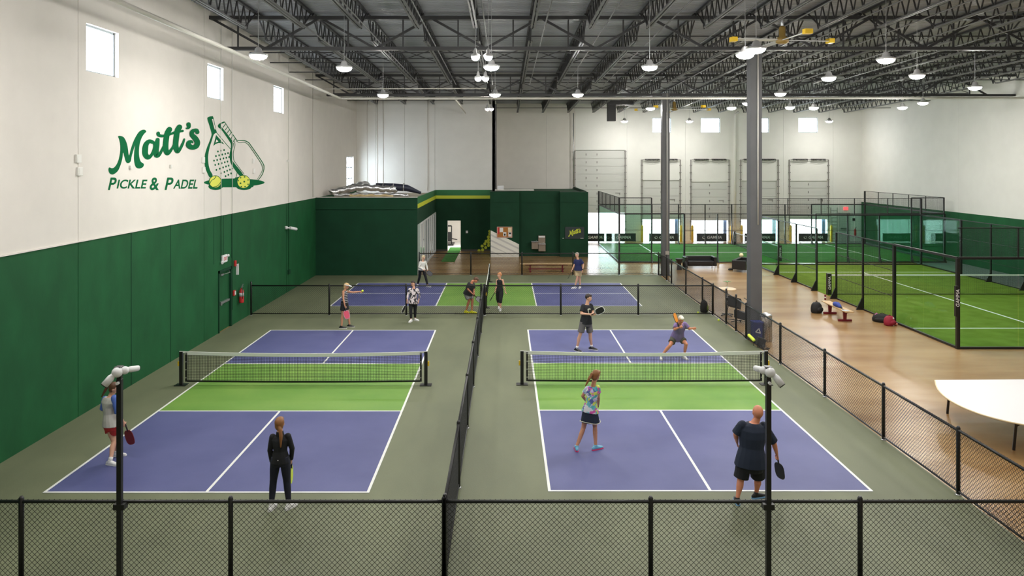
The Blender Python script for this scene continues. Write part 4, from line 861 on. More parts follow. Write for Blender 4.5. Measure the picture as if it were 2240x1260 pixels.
def racket(c, axis, nrm, m, edge, lab, name='paddle', R=.10, L=.15, hl=.13, cat='paddle', holes=False):
    """c = grip end; axis points from grip to head"""
    axis = Vector(axis).normalized(); nrm = Vector(nrm); nrm = (nrm-axis*nrm.dot(axis)).normalized(); s_ = axis.cross(nrm); c = Vector(c); e = empty(name, c, lab, cat)
    out = []
    for k in range(24):
        g = 2*math.pi*k/24; x, y = math.cos(g), math.sin(g); p = 3.2
        rr = (abs(x)**p+abs(y)**p)**(-1/p); out.append((x*rr*L, y*rr*R))
    cc = c+axis*(hl+L)
    MB().prism(out, lambda q: cc+axis*q[0]+s_*q[1]-nrm*.006, lambda q: cc+axis*q[0]+s_*q[1]+nrm*.006).build('face', m, e)
    MB().tube([cc+axis*q[0]*1.01+s_*q[1]*1.01 for q in out+out[:1]], .009, 6).build('edge_guard', edge, e)
    MB().tube([c-axis*.02, c+axis*(hl+.02)], [.017, .014], 8).build('handle', fencem, e); return e
q_ = G(1846, 677.5, .47); racket(q_-bdir*.12, bdir, (0, 0, 1), mat('racket_grey', (.45, .48, .50), .5), shoew, 'grey and white padel racket lying on the bench', R=.12, L=.13, cat='racket', name='padel_racket')
p_ = G(1936, 706); e = bag((p_.x-.05, p_.y+.1, 0), (.36, .17, .32), bagb, 'black and purple sports bag beside the padel post', 'sports_bag', rot=-.6)
MB().tube([(p_.x-.26, p_.y+.2, .05), (p_.x-.30, p_.y+.22, .22), (p_.x-.2, p_.y+.2, .33)], .03, 8).build('side_stripe', mat('bag_pink', (.45, .12, .30), .7), e)
p_ = G(1949, 709); bag((p_.x-.16, p_.y-.2, 0), (.22, .18, .36), mat('bag_red', (.28, .008, .03), .7, bump=.3), 'dark red backpack leaning by the padel post', 'backpack', rot=.4)
p_ = G(1954, 713); e = empty('water_bottle', (p_.x, p_.y, 0), 'white water bottle beside the red bag and padel post', 'bottle')
MB().lathe((p_.x, p_.y, 0), [(.035, 0), (.04, .02), (.04, .2), (.02, .24)], 12).build('bottle_body', shoew, e); MB().lathe((p_.x, p_.y, .24), [(.028, 0), (.028, .06), (.012, .08)], 10).build('cap', shoew, e)
p_ = G(1964, 712); MB().ell((p_.x-.16, p_.y, .06), Vector((.16, 0, 0)), Vector((0, .10, 0)), Vector((0, 0, .06)), 12, 8).build('towel', mat('towel_coral', (.85, .30, .24), .8), label='crumpled coral towel beside the white bottle', category='towel')

def sofa(c, W, ang, lab):
    e = empty('sofa', (c[0], c[1], 0), lab, 'sofa', 'black two-seat sofas'); R = Matrix.Rotation(ang, 3, 'Z'); c = Vector((c[0], c[1], 0)); D = .78
    def ob(nm, x0, x1, y0, y1, z0, z1, m=leather, bv=.03): MB().obox(c+R @ Vector(((x0+x1)/2, (y0+y1)/2, (z0+z1)/2)), R @ Vector(((x1-x0)/2, 0, 0)), R @ Vector((0, (y1-y0)/2, 0)), Vector((0, 0, (z1-z0)/2))).build(nm, m, e, bevel=bv)
    for s_ in (-1, 1): ob('armrest', s_*W/2-(.16 if s_ > 0 else 0), s_*W/2+(.16 if s_ < 0 else 0), -D/2, D/2, .14, .66)
    ob('backrest', -W/2+.17, W/2-.17, D/2-.18, D/2, .14, .66); ob('seat', -W/2+.17, W/2-.17, -D/2+.01, D/2-.18, .2, .42); ob('base_frame', -W/2+.17, W/2-.17, -D/2+.02, D/2-.18, .14, .19, bv=.005)
    for sx in (-1, 1):
        for sy in (-1, 1): ob('leg', sx*(W/2-.09)-.015, sx*(W/2-.09)+.015, sy*(D/2-.07)-.015, sy*(D/2-.07)+.015, 0, .14, galv, .002)
sofa(((1534-U0)*43.0/F, 43.4), 1.82, 0, 'black leather sofa facing the courts in front of the far cage')
sofa(((1628-U0)*42.0/F+.0, 42.3), 1.7, math.pi/2-.55, 'second black leather sofa half behind the near steel column')
c = P(1595, 567, 42.4)
e = empty('table_lamp', c, 'small round cream lamp standing behind the second sofa', 'lamp'); e2 = Vector((c.x+1.05, 43.5, 0))
MB().lathe(e2, [(.16, 0), (.16, .02), (.02, .03), (.02, .55), (.2, .56), (.2, .58)], 14).build('stand', fencem, e); MB().ell(e2+Vector((0, 0, .72)), Vector((.12, 0, 0)), Vector((0, .12, 0)), Vector((0, 0, .13)), 14, 10).build('shade', mat('cream_glow', (.85, .75, .45), .6), e); MB().lathe(e2+Vector((0, 0, .57)), [(.07, 0), (.09, .05)], 12).build('base', dred, e)
def drum(x, y, lab, name='side_table', h=.5):
    e = empty(name, (x, y, 0), lab, 'table'); MB().lathe((x, y, 0), [(.16, 0), (.12, h*.4), (.1, h*.55), (.2, h*.9), (.23, h)], 16).build('pedestal', leather, e); MB().lathe((x, y, h), [(.235, 0), (.235, .02)], 16).build('table_top', leather, e)
drum((1486-U0)*42.6/F, 42.6, 'black goblet shaped side table left of the sofa', h=.62)
bag((10.34, 42.72, 0), (.10, .2, .46), bagb, 'black bag standing between side table and sofa', 'tote_bag', rot=.3)
p_ = G(1598, 591); e = empty('shoes', (p_.x, p_.y, 0), 'dark shoes on the floor before the second sofa', 'shoes')
MB().tube([(p_.x-.1, p_.y, .04), (p_.x+.12, p_.y+.02, .05)], .04, 8, roundcap=True).build('shoe', bagb, e); MB().tube([(p_.x-.02, p_.y+.2, .04), (p_.x+.2, p_.y+.22, .05)], .04, 8, roundcap=True).build('shoe', bagb, e)
# high round table with a plant
c = G(1585, 690); c.x += .1; e = empty('high_table', (c.x, c.y, 0), 'round pale high table behind the right fence', 'table')
MB().lathe((c.x, c.y, 1.05), [(.34, 0), (.36, .01), (.36, .035), (.34, .04)], 28).build('table_top', mat('table_cream', (.72, .56, .36), .4), e); MB().lathe((c.x, c.y, 0), [(.03, 0), (.03, 1.05)], 10).build('pole', galv, e)
bs = MB()
for k in range(4): g = k*math.pi/2+.4; bs.bar((c.x, c.y, .08), (c.x+.3*math.cos(g), c.y+.3*math.sin(g), .02), .035)
bs.build('foot_cross', fencem, e)
e = empty('potted_plant', (c.x, c.y, 1.09), 'small green leafy plant standing on the high table', 'plant')
MB().lathe((c.x, c.y, 1.09), [(.03, 0), (.04, .06)], 10).build('vase', shoew, e); MB().tube([(c.x, c.y, 1.12), (c.x+.01, c.y, 1.33)], .006, 5).build('stem', mat('stem', (.1, .2, .04), .6), e)
lf = mat('leaf', (.05, .20, .03), .5)
for k in range(7):
    g = k*.9; d_ = Vector((math.cos(g), math.sin(g), 0)); q = Vector((c.x, c.y, 1.33)); t = Vector((-d_.y, d_.x, 0))
    MB().add([q, q+d_*.09+t*.035+Vector((0, 0, .05)), q+d_*.19+Vector((0, 0, .03)), q+d_*.09-t*.035+Vector((0, 0, .05)), q+d_*.09+Vector((0, 0, .035))], [(0, 4, 1), (1, 4, 2), (2, 4, 3), (3, 4, 0)], True).build('leaf', lf, e)
# ball cart, rack, bin, trash can, ball tube
c = Vector((8.95, 28.6, 0)); e = empty('ball_cart', c, 'black folding ball cart beside the fence gate', 'cart')
f_ = MB(); f_.tube([c+Vector((-.3, .5, .05)), c+Vector((-.25, .1, .95)), c+Vector((-.15, -.1, 1.0))], .015, 6).tube([c+Vector((.3, -.3, .05)), c+Vector((.3, -.35, .9)), c+Vector((.15, -.3, 1.0))], .015, 6).tube([c+Vector((-.35, .4, .06)), c+Vector((.6, -.4, .06))], .015, 6).tube([c+Vector((-.3, -.2, .06)), c+Vector((.4, .3, .06))], .015, 6).build('frame', fencem, e)
MB().obox(c+Vector((-.1, .05, .75)), Vector((.22, -.1, -.05)), Vector((.05, .12, -.06)), Vector((.02, .01, .17))).build('basket', bagb, e); MB().obox(c+Vector((.1, -.1, .3)), Vector((.2, -.14, -.04)), Vector((.05, .1, 0)), Vector((0, 0, .14))).build('lower_pouch', bagb, e)
for k in range(3): MB().tube([c+Vector((-.35+.45*k, .4-.4*k, .05)), c+Vector((-.32+.45*k, .4-.4*k, .05))], .05, 10).build('wheel', fencem, e)
c = Vector((8.83, 25.25, 0)); e = empty('recycling_bin', c, 'blue recycling bin with white arrows at the near column base', 'bin')
bb = mat('bin_blue', (.008, .022, .16), .45)
a0, a1 = P(1643, 731, 25.25), P(1664, 772, 25.25)
MB().tube([(8.61, 25.4, 0), (8.61, 25.4, .68)], [.19, .22], 4, side=Vector((1, 1, 0)), b=[.19, .22]).build('body', bb, e)
cx_ = 8.61; MB().box(cx_-.18, cx_+.18, 25.22, 25.58, .68, .73).build('rim', bb, e, bevel=.01)
ar = MB()
for k in range(3):
    g = math.pi/2+k*2*math.pi/3; g2 = g+2*math.pi/3-.35; q0 = Vector((math.cos(g), 0, math.sin(g)))*.075; q1 = Vector((math.cos(g2), 0, math.sin(g2)))*.075; o = Vector((cx_, 25.235, .42)); ar.bar(o+q0, o+q1, .03, .012, up=Vector((0, 1, 0)))
    d_ = (q1-q0).normalized(); n_ = Vector((-d_.z, 0, d_.x)); ar.add([o+q1+n_*.032, o+q1-n_*.032, o+q1+d_*.04], [(0, 1, 2)])
ar.build('recycling_arrows', shoew, e)
c = G(1673, 746); c.x += .04; e = empty('trash_can', c, 'round ribbed steel trash can right of the blue bin', 'bin')
MB().lathe((c.x, 25.6, 0), [(.19, 0), (.2, .01), (.2, .85), (.19, .86)], 24).build('body', mat('can_steel', (.40, .36, .32), .25, metal=.85), e); MB().lathe((c.x, 25.6, .86), [(.19, 0), (.205, .01), (.2, .05), (.1, .1), (.04, .12)], 24).build('lid', galv, e)
for k in range(12): g = k*math.pi/6; MB().box(c.x+.2*math.cos(g)-.006, c.x+.2*math.cos(g)+.006, 25.6+.2*math.sin(g)-.006, 25.6+.2*math.sin(g)+.006, .03, .84).build('rib', galv, e)
a0 = P(1638.5, 733.5, 25.15); b0 = P(1649, 744, 24.9)
e = empty('ball_tube', a0, 'bright yellow ball pick-up tube leaning on the fence below the bin', 'ball tube'); MB().tube([a0, b0], .055, 12, roundcap=True).build('tube', ballm, e)
e = empty('paddle_rack', (8.75, 24.8, 0), 'black wire rack with dark cover beside the yellow tube', 'rack')
a1 = P(1664, 748, 24.7); MB().obox(a1, Vector((.13, 0, -.05)), Vector((0, .10, 0)), Vector((.04, .02, .13))).build('cover', bagb, e, bevel=.02)
b1 = P(1668, 760, 24.5)
for k in range(6): MB().tube([a1+Vector((.03*k-.05, -.05, -.02)), b1+Vector((.035*k, -.1+.03*k, -.02)), b1+Vector((.12+.03*k, -.2+.05*k, -.04))], .007, 5).build('wire', fencem, e)
MB().bar((a1.x-.1, a1.y, 0), (a1.x-.1, a1.y, a1.z), .02).bar((a1.x+.1, a1.y, 0), (a1.x+.1, a1.y, a1.z), .02).bar((b0.x, b0.y, 0), b0, .02).build('stand', fencem, e)
c = G(1550, 690); bag((8.17, 30.5, 0), (.17, .15, .5), bagb, 'dark backpack with lime trim leaning in the far fence corner', extra=mat('lime_dark', (.20, .26, .05), .7), rot=1.2)
for u, v, lab in ((1572, 700, 'lime ball on the court floor by the fence gate'), (1527, 684, 'lime ball lying behind the right cross fence')):
    c = G(u, v, .037); MB().ell(c, Vector((.045, 0, 0)), Vector((0, .045, 0)), Vector((0, 0, .045)), 14, 10).build('pickleball', ballm, label=lab, category='ball')
# D-shaped table at the right edge
e = empty('half_round_table', (11.7, 17, 0), 'large white table with curved edge beyond the right fence', 'table')
q = smooth([(10.72, 18.5), (10.38, 17.8), (10.19, 17.15), (10.16, 16.5), (10.32, 15.9), (10.72, 15.4), (11.35, 15.1), (12.1, 15.0), (12.85, 15.12), (13.4, 15.5), (13.8, 16.1), (13.95, 16.9), (13.8, 17.8), (13.5, 18.56)], 4)
MB().prism(q, lambda p: (p[0], p[1], .715), lambda p: (p[0], p[1], .74)).build('table_top', mat('table_white', (.80, .79, .80), .35), e)
MB().tube([(p[0], p[1], .727) for p in q], .016, 6).build('edge_band', mat('edge_cream', (.70, .58, .36), .5), e)
for x, y in ((10.85, 18.2), (10.9, 15.9), (13.2, 18.2), (13.1, 15.9)): MB().bar((x, y, 0), (x+.05, y-.02, .71), .05).bar((x+.03, y, .5), (x+.3, y-.1, .71), .025).build('leg', fencem, e)

# ------------------------------------------------------------------ people
def remesh(mb, name, m, parent, vox):
    me = mb.mesh(name, m); o = bpy.data.objects.new(name, me); COL.objects.link(o)
    bm = bmesh.new(); bm.from_mesh(me); bmesh.ops.recalc_face_normals(bm, faces=bm.faces); bm.to_mesh(me); bm.free()
    md = o.modifiers.new('r', 'REMESH'); md.mode = 'VOXEL'; md.voxel_size = vox; md.use_smooth_shade = True
    sm_ = o.modifiers.new('s', 'SMOOTH'); sm_.iterations = 3; sm_.factor = .5
    dg = bpy.context.evaluated_depsgraph_get(); dg.update()
    me2 = bpy.data.meshes.new_from_object(o.evaluated_get(dg)); bpy.data.objects.remove(o); me2.name = name
    if not me2.materials: me2.materials.append(m)
    me2.polygons.foreach_set('use_smooth', [True]*len(me2.polygons))
    o = bpy.data.objects.new(name, me2); COL.objects.link(o); o.parent = parent; o.matrix_parent_inverse = Matrix.Translation(-parent.location); return o
UP = Vector((0, 0, 1))
def person(lab, J, face, S_=1.0, fat=1.0, skinm=skin, hair=None, hairm=None, top=None, bottom=None, shoe=(shoew, shoew), sock=None, toes=((0, 1), (0, 1)), look=None, hands=(None, None), grip=(0, 0), vox=.009, female=False, ext=None):
    """J: head, neck, sL/sR, eL/eR, wL/wR, hL/hR, kL/kR, aL/aR as (u, v[, dy]); L is the left side of the picture"""
    f = Vector((face[0], face[1], 0)).normalized(); AL, AR = (G(*J[k][:2], .085*S_) for k in ('aL', 'aR')); D = (AL.y+AR.y)/2+J.get('dy', 0)
    r = Vector((1, 0, 0)); ry = -f.x if f.y >= 0 else f.x          # depth change towards picture right
    if abs(f.y) < .05: ry = -f.x
    def Q(k, dd=0):
        t = J[k]; return P(t[0], t[1], D+(t[2] if len(t) > 2 else dd))
    side = ry*1.0
    H = Q('head'); N = Q('neck'); sL, sR = Q('sL', -.17*side*S_), Q('sR', .17*side*S_); hL, hR = Q('hL', -.085*side*S_), Q('hR', .085*side*S_)
    eL = P(*J['eL'][:2], sL.y+(J['eL'][2] if len(J['eL']) > 2 else 0)); eR = P(*J['eR'][:2], sR.y+(J['eR'][2] if len(J['eR']) > 2 else 0))
    wL = P(*J['wL'][:2], sL.y+(J['wL'][2] if len(J['wL']) > 2 else 0)); wR = P(*J['wR'][:2], sR.y+(J['wR'][2] if len(J['wR']) > 2 else 0))
    def knee(k, h, a):
        t = J[k]; return P(t[0], t[1], (h.y+a.y)/2+(t[2] if len(t) > 2 else .03*f.y))
    kL, kR = knee('kL', hL, AL), knee('kR', hR, AR)
    root = empty('person', Vector((D*0+(AL.x+AR.x)/2, D, 0)), lab, 'person', 'players on the courts')
    hs = (hR-hL).normalized(); ss = (sR-sL).normalized(); PC = (hL+hR)/2; C = (sL+sR)/2
    s = S_; w_ = fat
    sw = max((sR-sL).length, .30*s)/2; hw = .165*s*w_ if not female else .172*s*w_
    spine = lambda t, dy=0: PC.lerp(C, t)
    def torso(mb, k, t0=-.08, hem=None, dep=1.0, shw=0):
        ts = [(t0, hw*.92, .115), (0, hw, .125), (.22, hw*(.93 if not female else .86), .118), (.45, .138*s*w_*(1 if not female else .88), .108), (.7, .158*s*w_*(1 if not female else .9), .118), (.88, max(sw*1.0, .14*s), .108), (1.0, sw*.88, .080), (1.06, sw*.45, .058)]
        if hem is not None: ts = [(hem, hw*(1.18 if k > 1.07 else 1.08), .142)]+[(q[0], q[1]*((1.10 if k > 1.07 else 1.03) if q[0] < .3 else 1.03 if q[0] < .5 else 1), q[2]*(1.12 if q[0] < .3 else 1.05 if q[0] < .5 else 1)) for q in ts if q[0] > hem+.05]
        mb.tube([spine(q[0]) for q in ts], [q[1]*k for q in ts], 16, side=[(hs.lerp(ss, min(max(q[0], 0), 1))) for q in ts], b=[q[2]*s*(w_**1.3)*k*dep for q in ts])
    def limb(mb, pts, rs, n=12): mb.tube(pts, rs, n, roundcap=True)
    hu = (H-N); hu = hu.normalized() if hu.length > .05 else UP; lk = Vector(look or face); lk = Vector((lk.x, lk.y, lk.z if len(look or face) > 2 else 0)) if look or face else f
    hu = (hu+UP*.6).normalized(); hf = (lk-hu*lk.dot(hu)).normalized(); hsd = hf.cross(hu)
    b = MB(); torso(b, 1.0)
    N0 = C.lerp(N, .5); limb(b, [C-UP*.03*s, N, H-hu*.05*s], [.062*s*w_, .054*s*w_**.5, .052*s])
    hz = s*J.get('hs', 1)
    b.ell(H+hu*.012*hz-hf*.008*hz, hf*.098*hz, hsd*.081*hz, hu*.104*hz, 18, 14); b.ell(H-hu*.055*hz+hf*.028*hz, hf*.062*hz, hsd*.055*hz, hu*.058*hz, 14, 10)
    b.ell(H+hf*.093*hz-hu*.022*hz, hf*.022*hz, hsd*.013*hz, hu*.022*hz, 8, 6)
    for q in (-1, 1): b.ell(H+hsd*q*.078*hz-hu*.01*hz-hf*.005*hz, hf*.018*hz, hsd*.010*hz, hu*.028*hz, 8, 6)
    for sh, el, wr, hd, gp_, sg_ in ((sL, eL, wL, hands[0], grip[0], -1), (sR, eR, wR, hands[1], grip[1], 1)):
        sh2 = sh-ss*sg_*.015*s-UP*.01*s
        limb(b, [sh2, sh2.lerp(el, .35), el], [.056*s*w_, .050*s*w_, .038*s*w_**.6]); limb(b, [el, el.lerp(wr, .3), wr], [.038*s*w_**.6, .039*s*w_**.6, .025*s])
        hd_ = Vector(hd).normalized() if hd else (wr-el).normalized(); pn = Vector((-hd_.z, 0, hd_.x)) if abs(hd_.y) > .8 else hd_.cross(Vector((0, 1, 0)) if abs(f.x) < .7 else Vector((0, 1, 0)))
        pn = (ss*-sg_); pn = (pn-hd_*pn.dot(hd_)); pn = pn.normalized() if pn.length > .2 else hd_.orthogonal().normalized(); wd = hd_.cross(pn)
        if wd.dot(f) < 0: wd = -wd
        k0 = wr+hd_*.015*s; k1 = wr+hd_*.085*s; b.tube([wr-hd_*.01, k0+hd_*.02*s, k1], [.026*s, .036*s, .040*s], 10, side=wd, b=[.020*s, .017*s, .015*s], roundcap=True)
        for j, fl in enumerate((.066, .075, .070, .056)):
            o = k1+wd*(.030-.020*j)*s-hd_*.006*s; l_ = fl*s; rr = .0098*s
            if gp_: p1 = o+hd_*l_*.32+pn*l_*.1; p2 = p1+pn*l_*.42-hd_*l_*.05; p3 = p2-hd_*l_*.40; limb(b, [o, p1, p2, p3], [rr, rr, rr*.95, rr*.85], 7)
            else: p1 = o+hd_*l_*.5+pn*l_*.06; limb(b, [o, p1, p1+(hd_*.9+pn*.35).normalized()*l_*.5], [rr, rr*.95, rr*.8], 7)
        t0 = wr+hd_*.025*s+wd*.028*s; t1 = t0+(wd*.8+hd_*.7+pn*.3).normalized()*.035*s; limb(b, [t0, t1, t1+(hd_*.9+pn*(.8 if gp_ else .2)).normalized()*.03*s], [.013*s, .011*s, .009*s], 7)
    for h, k, a, sg_ in ((hL, kL, AL, -1), (hR, kR, AR, 1)):
        hh = h+hs*0; cb = k.lerp(a, .3)-f*.012*s
        limb(b, [hh-UP*.0, hh.lerp(k, .35), k], [.088*s*w_, .080*s*w_**.8, .053*s*w_**.5]); limb(b, [k, cb, k.lerp(a, .7), a+UP*.01], [.052*s*w_**.5, .055*s*w_**.5, .040*s, .034*s])
    for i, a in enumerate((AL, AR)):
        td = Vector((toes[i][0], toes[i][1], 0)).normalized(); limb(b, [a-td*.02*s-UP*.03*s, a+td*.10*s-UP*.045*s, a+td*.15*s-UP*.05*s], [.033*s, .032*s, .022*s])
    remesh(b, 'body', skinm, root, vox)
    # face details
    fd = MB()
    ew = MB()
    for q in (-1, 1): ew.ell(H+hf*.086*s+hsd*q*.030*s+hu*.008*s, hf*.010*s, hsd*.013*s, hu*.008*s, 8, 6); fd.ell(H+hf*.094*s+hsd*q*.030*s+hu*.008*s, hf*.004*s, hsd*.006*s, hu*.006*s, 8, 6)
    for q, nm in ((-1, 'eye'), (1, 'eye')):
        MB().ell(H+hf*.085*s+hsd*q*.030*s+hu*.008*s, hf*.011*s, hsd*.013*s, hu*.008*s, 8, 6).build('eye', shoew, root); MB().ell(H+hf*.094*s+hsd*q*.030*s+hu*.008*s, hf*.004*s, hsd*.007*s, hu*.007*s, 8, 6).build('pupil', fencem, root)
        MB().tube([H+hf*.092*s+hsd*q*.046*s+hu*.024*s, H+hf*.097*s+hsd*q*.03*s+hu*.029*s, H+hf*.096*s+hsd*q*.014*s+hu*.026*s], .004*s, 5).build('eyebrow', hairm or skin3, root)
    MB().tube([H+hf*.083*s-hsd*.02*s-hu*.056*s, H+hf*.091*s-hu*.060*s, H+hf*.083*s+hsd*.02*s-hu*.056*s], .006*s, 6, roundcap=True).build('mouth', mat('lips', (.45, .10, .09), .5) if 'lips' not in bpy.data.materials else bpy.data.materials['lips'], root)
    # hair
    if hair:
        h_ = MB(); h_.ell(H+hu*.026*s-hf*.022*s, hf*.098*s, hsd*.087*s, hu*.104*s, 18, 14)
        if hair in ('tail', 'bob', 'long', 'low'): h_.ell(H-hu*.02*s-hf*.045*s, hf*.065*s, hsd*.080*s, hu*.095*s, 14, 10)
        h_.ell(H+hu*.078*s+hf*.035*s, hf*.060*s, hsd*.068*s, hu*.040*s, 12, 8)
        if hair == 'bun': h_.ell(H+hu*.10*s-hf*.05*s, hf*.045*s, hsd*.05*s, hu*.045*s, 12, 8)
        if hair in ('tail', 'low') and 'tail' in J:
            tp = [P(*t[:2], D+t[2]) for t in J['tail']]; n_ = len(tp); limb(h_, [H-hf*.08*s]+tp, [.03*s]+[.034*s]*(n_-1)+[.014*s], 10)
        if hair == 'bob': h_.ell(H-hu*.06*s-hf*.04*s, hf*.06*s, hsd*.082*s, hu*.07*s, 14, 10)
        remesh(h_, 'hair', hairm, root, vox)
    # clothes
    if top:
        k = top.get('k', 1.10); t = MB(); torso(t, k, hem=top.get('hem', -.12), dep=top.get('dep', 1.04)); fr = top.get('sleeve', .55); sm_m = top.get('sleeve_mat')
        tt = MB() if sm_m else t
        for sh, el, wr, sg_ in ((sL, eL, wL, -1), (sR, eR, wR, 1)):
            sh2 = sh-ss*sg_*.02*s
            if fr <= 0: continue
            if fr <= 1: e_ = sh2.lerp(el, fr); limb_ = [sh2, sh2.lerp(e_, .5), e_]; tt.tube(limb_, [.066*s*w_**.6*k/1.1, .067*s*w_**.7*k/1.1, .066*s*w_**.7*k/1.1*top.get('flare', 1.08)], 12)
            else: e_ = el.lerp(wr, fr-1); tt.tube([sh2, sh2.lerp(el, .5), el, e_], [.066*s*w_, .060*s*w_, .050*s*w_**.6, .036*s*w_**.5], 12); tt.ell(el, Vector((.05*s, 0, 0)), Vector((0, .05*s, 0)), Vector((0, 0, .05*s)), 10, 8)
            tt.ell(sh2, Vector((.064*s*w_**.5, 0, 0)), Vector((0, .066*s*w_**.5, 0)), Vector((0, 0, .062*s*w_**.5)), 12, 8)
        if top.get('collar'): t.tube([C.lerp(N, .2), C.lerp(N, .9)], [.075*s, .066*s], 12)
        remesh(t, top.get('name', 'shirt'), top['mat'], root, vox)
        if sm_m: remesh(tt, 'sleeves', sm_m, root, vox)
    if bottom:
        t = MB(); kind = bottom['kind']; th = hw*1.10; dd = .135*s*w_**1.3
        tu = -.20 if kind == 'skirt' else -.12
        t.tube([spine(.22), spine(.10), spine(-.02), spine(-.16)], [hw*1.03, hw*1.08, hw*1.10, hw*1.0], 16, side=hs, b=[.136*s*w_**1.3, .142*s*w_**1.3, .145*s*w_**1.3, .13*s*w_**1.2])
        if kind == 'skirt':
            ln = bottom.get('len', .30)*s; t.tube([spine(.1), spine(0)-UP*.0, PC-UP*ln*.6, PC-UP*ln], [hw*1.06, hw*1.14, hw*1.3, hw*1.4], 18, side=hs, b=[dd, dd*1.05, dd*1.2, dd*1.3])
        for h, k, a in ((hL, kL, AL), (hR, kR, AR)):
            if kind == 'shorts': fr = bottom.get('len', .7); e_ = h.lerp(k, fr); t.tube([h+UP*.03*s, h.lerp(e_, .5), e_], [.102*s*w_, .100*s*w_, (.093 if fr > .6 else .098)*s*w_*bottom.get('flare', 1.05)], 14)
            elif kind == 'pants': fr = bottom.get('len', .97); l_ = bottom.get('loose', 1.0); e_ = k.lerp(a, fr); t.tube([h, h.lerp(k, .4), k], [.098*s*w_, .094*s*w_*l_, .068*s*w_**.5*l_], 14, roundcap=True); t.tube([k, k.lerp(e_, .35), e_], [.068*s*w_**.5*l_, .067*s*l_*w_**.5, .048*s*l_], 14, roundcap=False); t.ell(k, Vector((.07*s*l_, 0, 0)), Vector((0, .07*s*l_, 0)), Vector((0, 0, .08*s)), 10, 8)
        remesh(t, bottom.get('name', kind), bottom['mat'], root, vox)
    # shoes
    for i, (a, k) in enumerate(((AL, kL), (AR, kR))):
        td = Vector((toes[i][0], toes[i][1], 0)).normalized(); sd = Vector((-td.y, td.x, 0)); g0 = Vector((a.x, a.y, 0)); z = lambda h: UP*h*s
        t = MB(); t.tube([g0-td*.075*s+z(.045), g0-td*.05*s+z(.055), g0+td*.03*s+z(.055), g0+td*.11*s+z(.045), g0+td*.18*s+z(.035)], [.028*s, .038*s, .042*s, .048*s, .034*s], 12, side=sd, b=[.034*s, .046*s, .048*s, .034*s, .024*s], roundcap=True)
        t.tube([g0+z(.05)-td*.01*s, a+UP*.035*s-td*.005*s], [.046*s, .041*s], 12)
        remesh(t, 'shoe', shoe[0], root, vox*.9)
        so = MB(); ol = [(-.10, 0), (-.09, .03), (-.03, .040), (.06, .046), (.13, .052), (.19, .038), (.215, 0)]; ol = ol+[(x, -y) for x, y in reversed(ol[1:-1])]
        so.prism([(x*s, y*s) for x, y in ol], lambda p: g0+td*p[0]+sd*p[1]+UP*.006, lambda p: g0+td*p[0]+sd*p[1]+z(.03)); so.build('sole', shoe[1], root)
        if sock: MB().tube([a+UP*.01, a.lerp(k, .2)], [.040*s, .043*s], 12).build('sock', sock, root)
    L_ = lambda p, q: round((p-q).length, 2)
    print('P', lab[:30], 'shin', L_(kL, AL), L_(kR, AR), 'thigh', L_(hL, kL), L_(hR, kR), 'uarm', L_(sL, eL), L_(sR, eR), 'farm', L_(eL, wL), L_(eR, wR), 'torso', L_(PC, C), 'sh', L_(sL, sR), 'neck', L_(N, H))
    return dict(H=H, N=N, C=C, PC=PC, sL=sL, sR=sR, wL=wL, wR=wR, eL=eL, eR=eR, root=root, hf=hf, hu=hu, hsd=hsd, f=f, s=s)
def patterned(name, cols, scale, coord='Object'):
    m = bpy.data.materials.new(name); m.use_nodes = True; nt = m.node_tree; b = nt.nodes['Principled BSDF']; b.inputs['Roughness'].default_value = .75
    tc = nt.nodes.new('ShaderNodeTexCoord'); v = nt.nodes.new('ShaderNodeTexVoronoi'); v.inputs['Scale'].default_value = scale; n = nt.nodes.new('ShaderNodeTexNoise'); n.inputs['Scale'].default_value = scale*.8
    mx = nt.nodes.new('ShaderNodeMixRGB'); mx.inputs[0].default_value = .12; nt.links.new(tc.outputs['Object'], mx.inputs[1]); nt.links.new(n.outputs['Color'], mx.inputs[2]); nt.links.new(tc.outputs['Object'], n.inputs['Vector'])
    nt.links.new(mx.outputs[0], v.inputs['Vector']); sp_ = nt.nodes.new('ShaderNodeSeparateColor'); nt.links.new(v.outputs['Color'], sp_.inputs[0])
    r = nt.nodes.new('ShaderNodeValToRGB'); r.color_ramp.interpolation = 'CONSTANT'
    for i, c in enumerate(cols):
        el = r.color_ramp.elements[i] if i < 2 else r.color_ramp.elements.new(i/len(cols))
        el.position = i/len(cols); el.color = (*c, 1)
    nt.links.new(sp_.outputs[0], r.inputs[0]); nt.links.new(r.outputs[0], b.inputs['Base Color']); return m
def bandmat(name, c1, c2, scale, w=.5):
    m = bpy.data.materials.new(name); m.use_nodes = True; nt = m.node_tree; b = nt.nodes['Principled BSDF']; b.inputs['Roughness'].default_value = .75
    tc = nt.nodes.new('ShaderNodeTexCoord'); wv = nt.nodes.new('ShaderNodeTexWave'); wv.bands_direction = 'Z'; wv.inputs['Scale'].default_value = scale; wv.inputs['Distortion'].default_value = 0
    r = nt.nodes.new('ShaderNodeValToRGB'); r.color_ramp.interpolation = 'CONSTANT'; r.color_ramp.elements[0].color = (*c1, 1); r.color_ramp.elements[1].position = w; r.color_ramp.elements[1].color = (*c2, 1)
    nt.links.new(tc.outputs['Object'], wv.inputs['Vector']); nt.links.new(wv.outputs['Fac'], r.inputs[0]); nt.links.new(r.outputs[0], b.inputs['Base Color']); return m
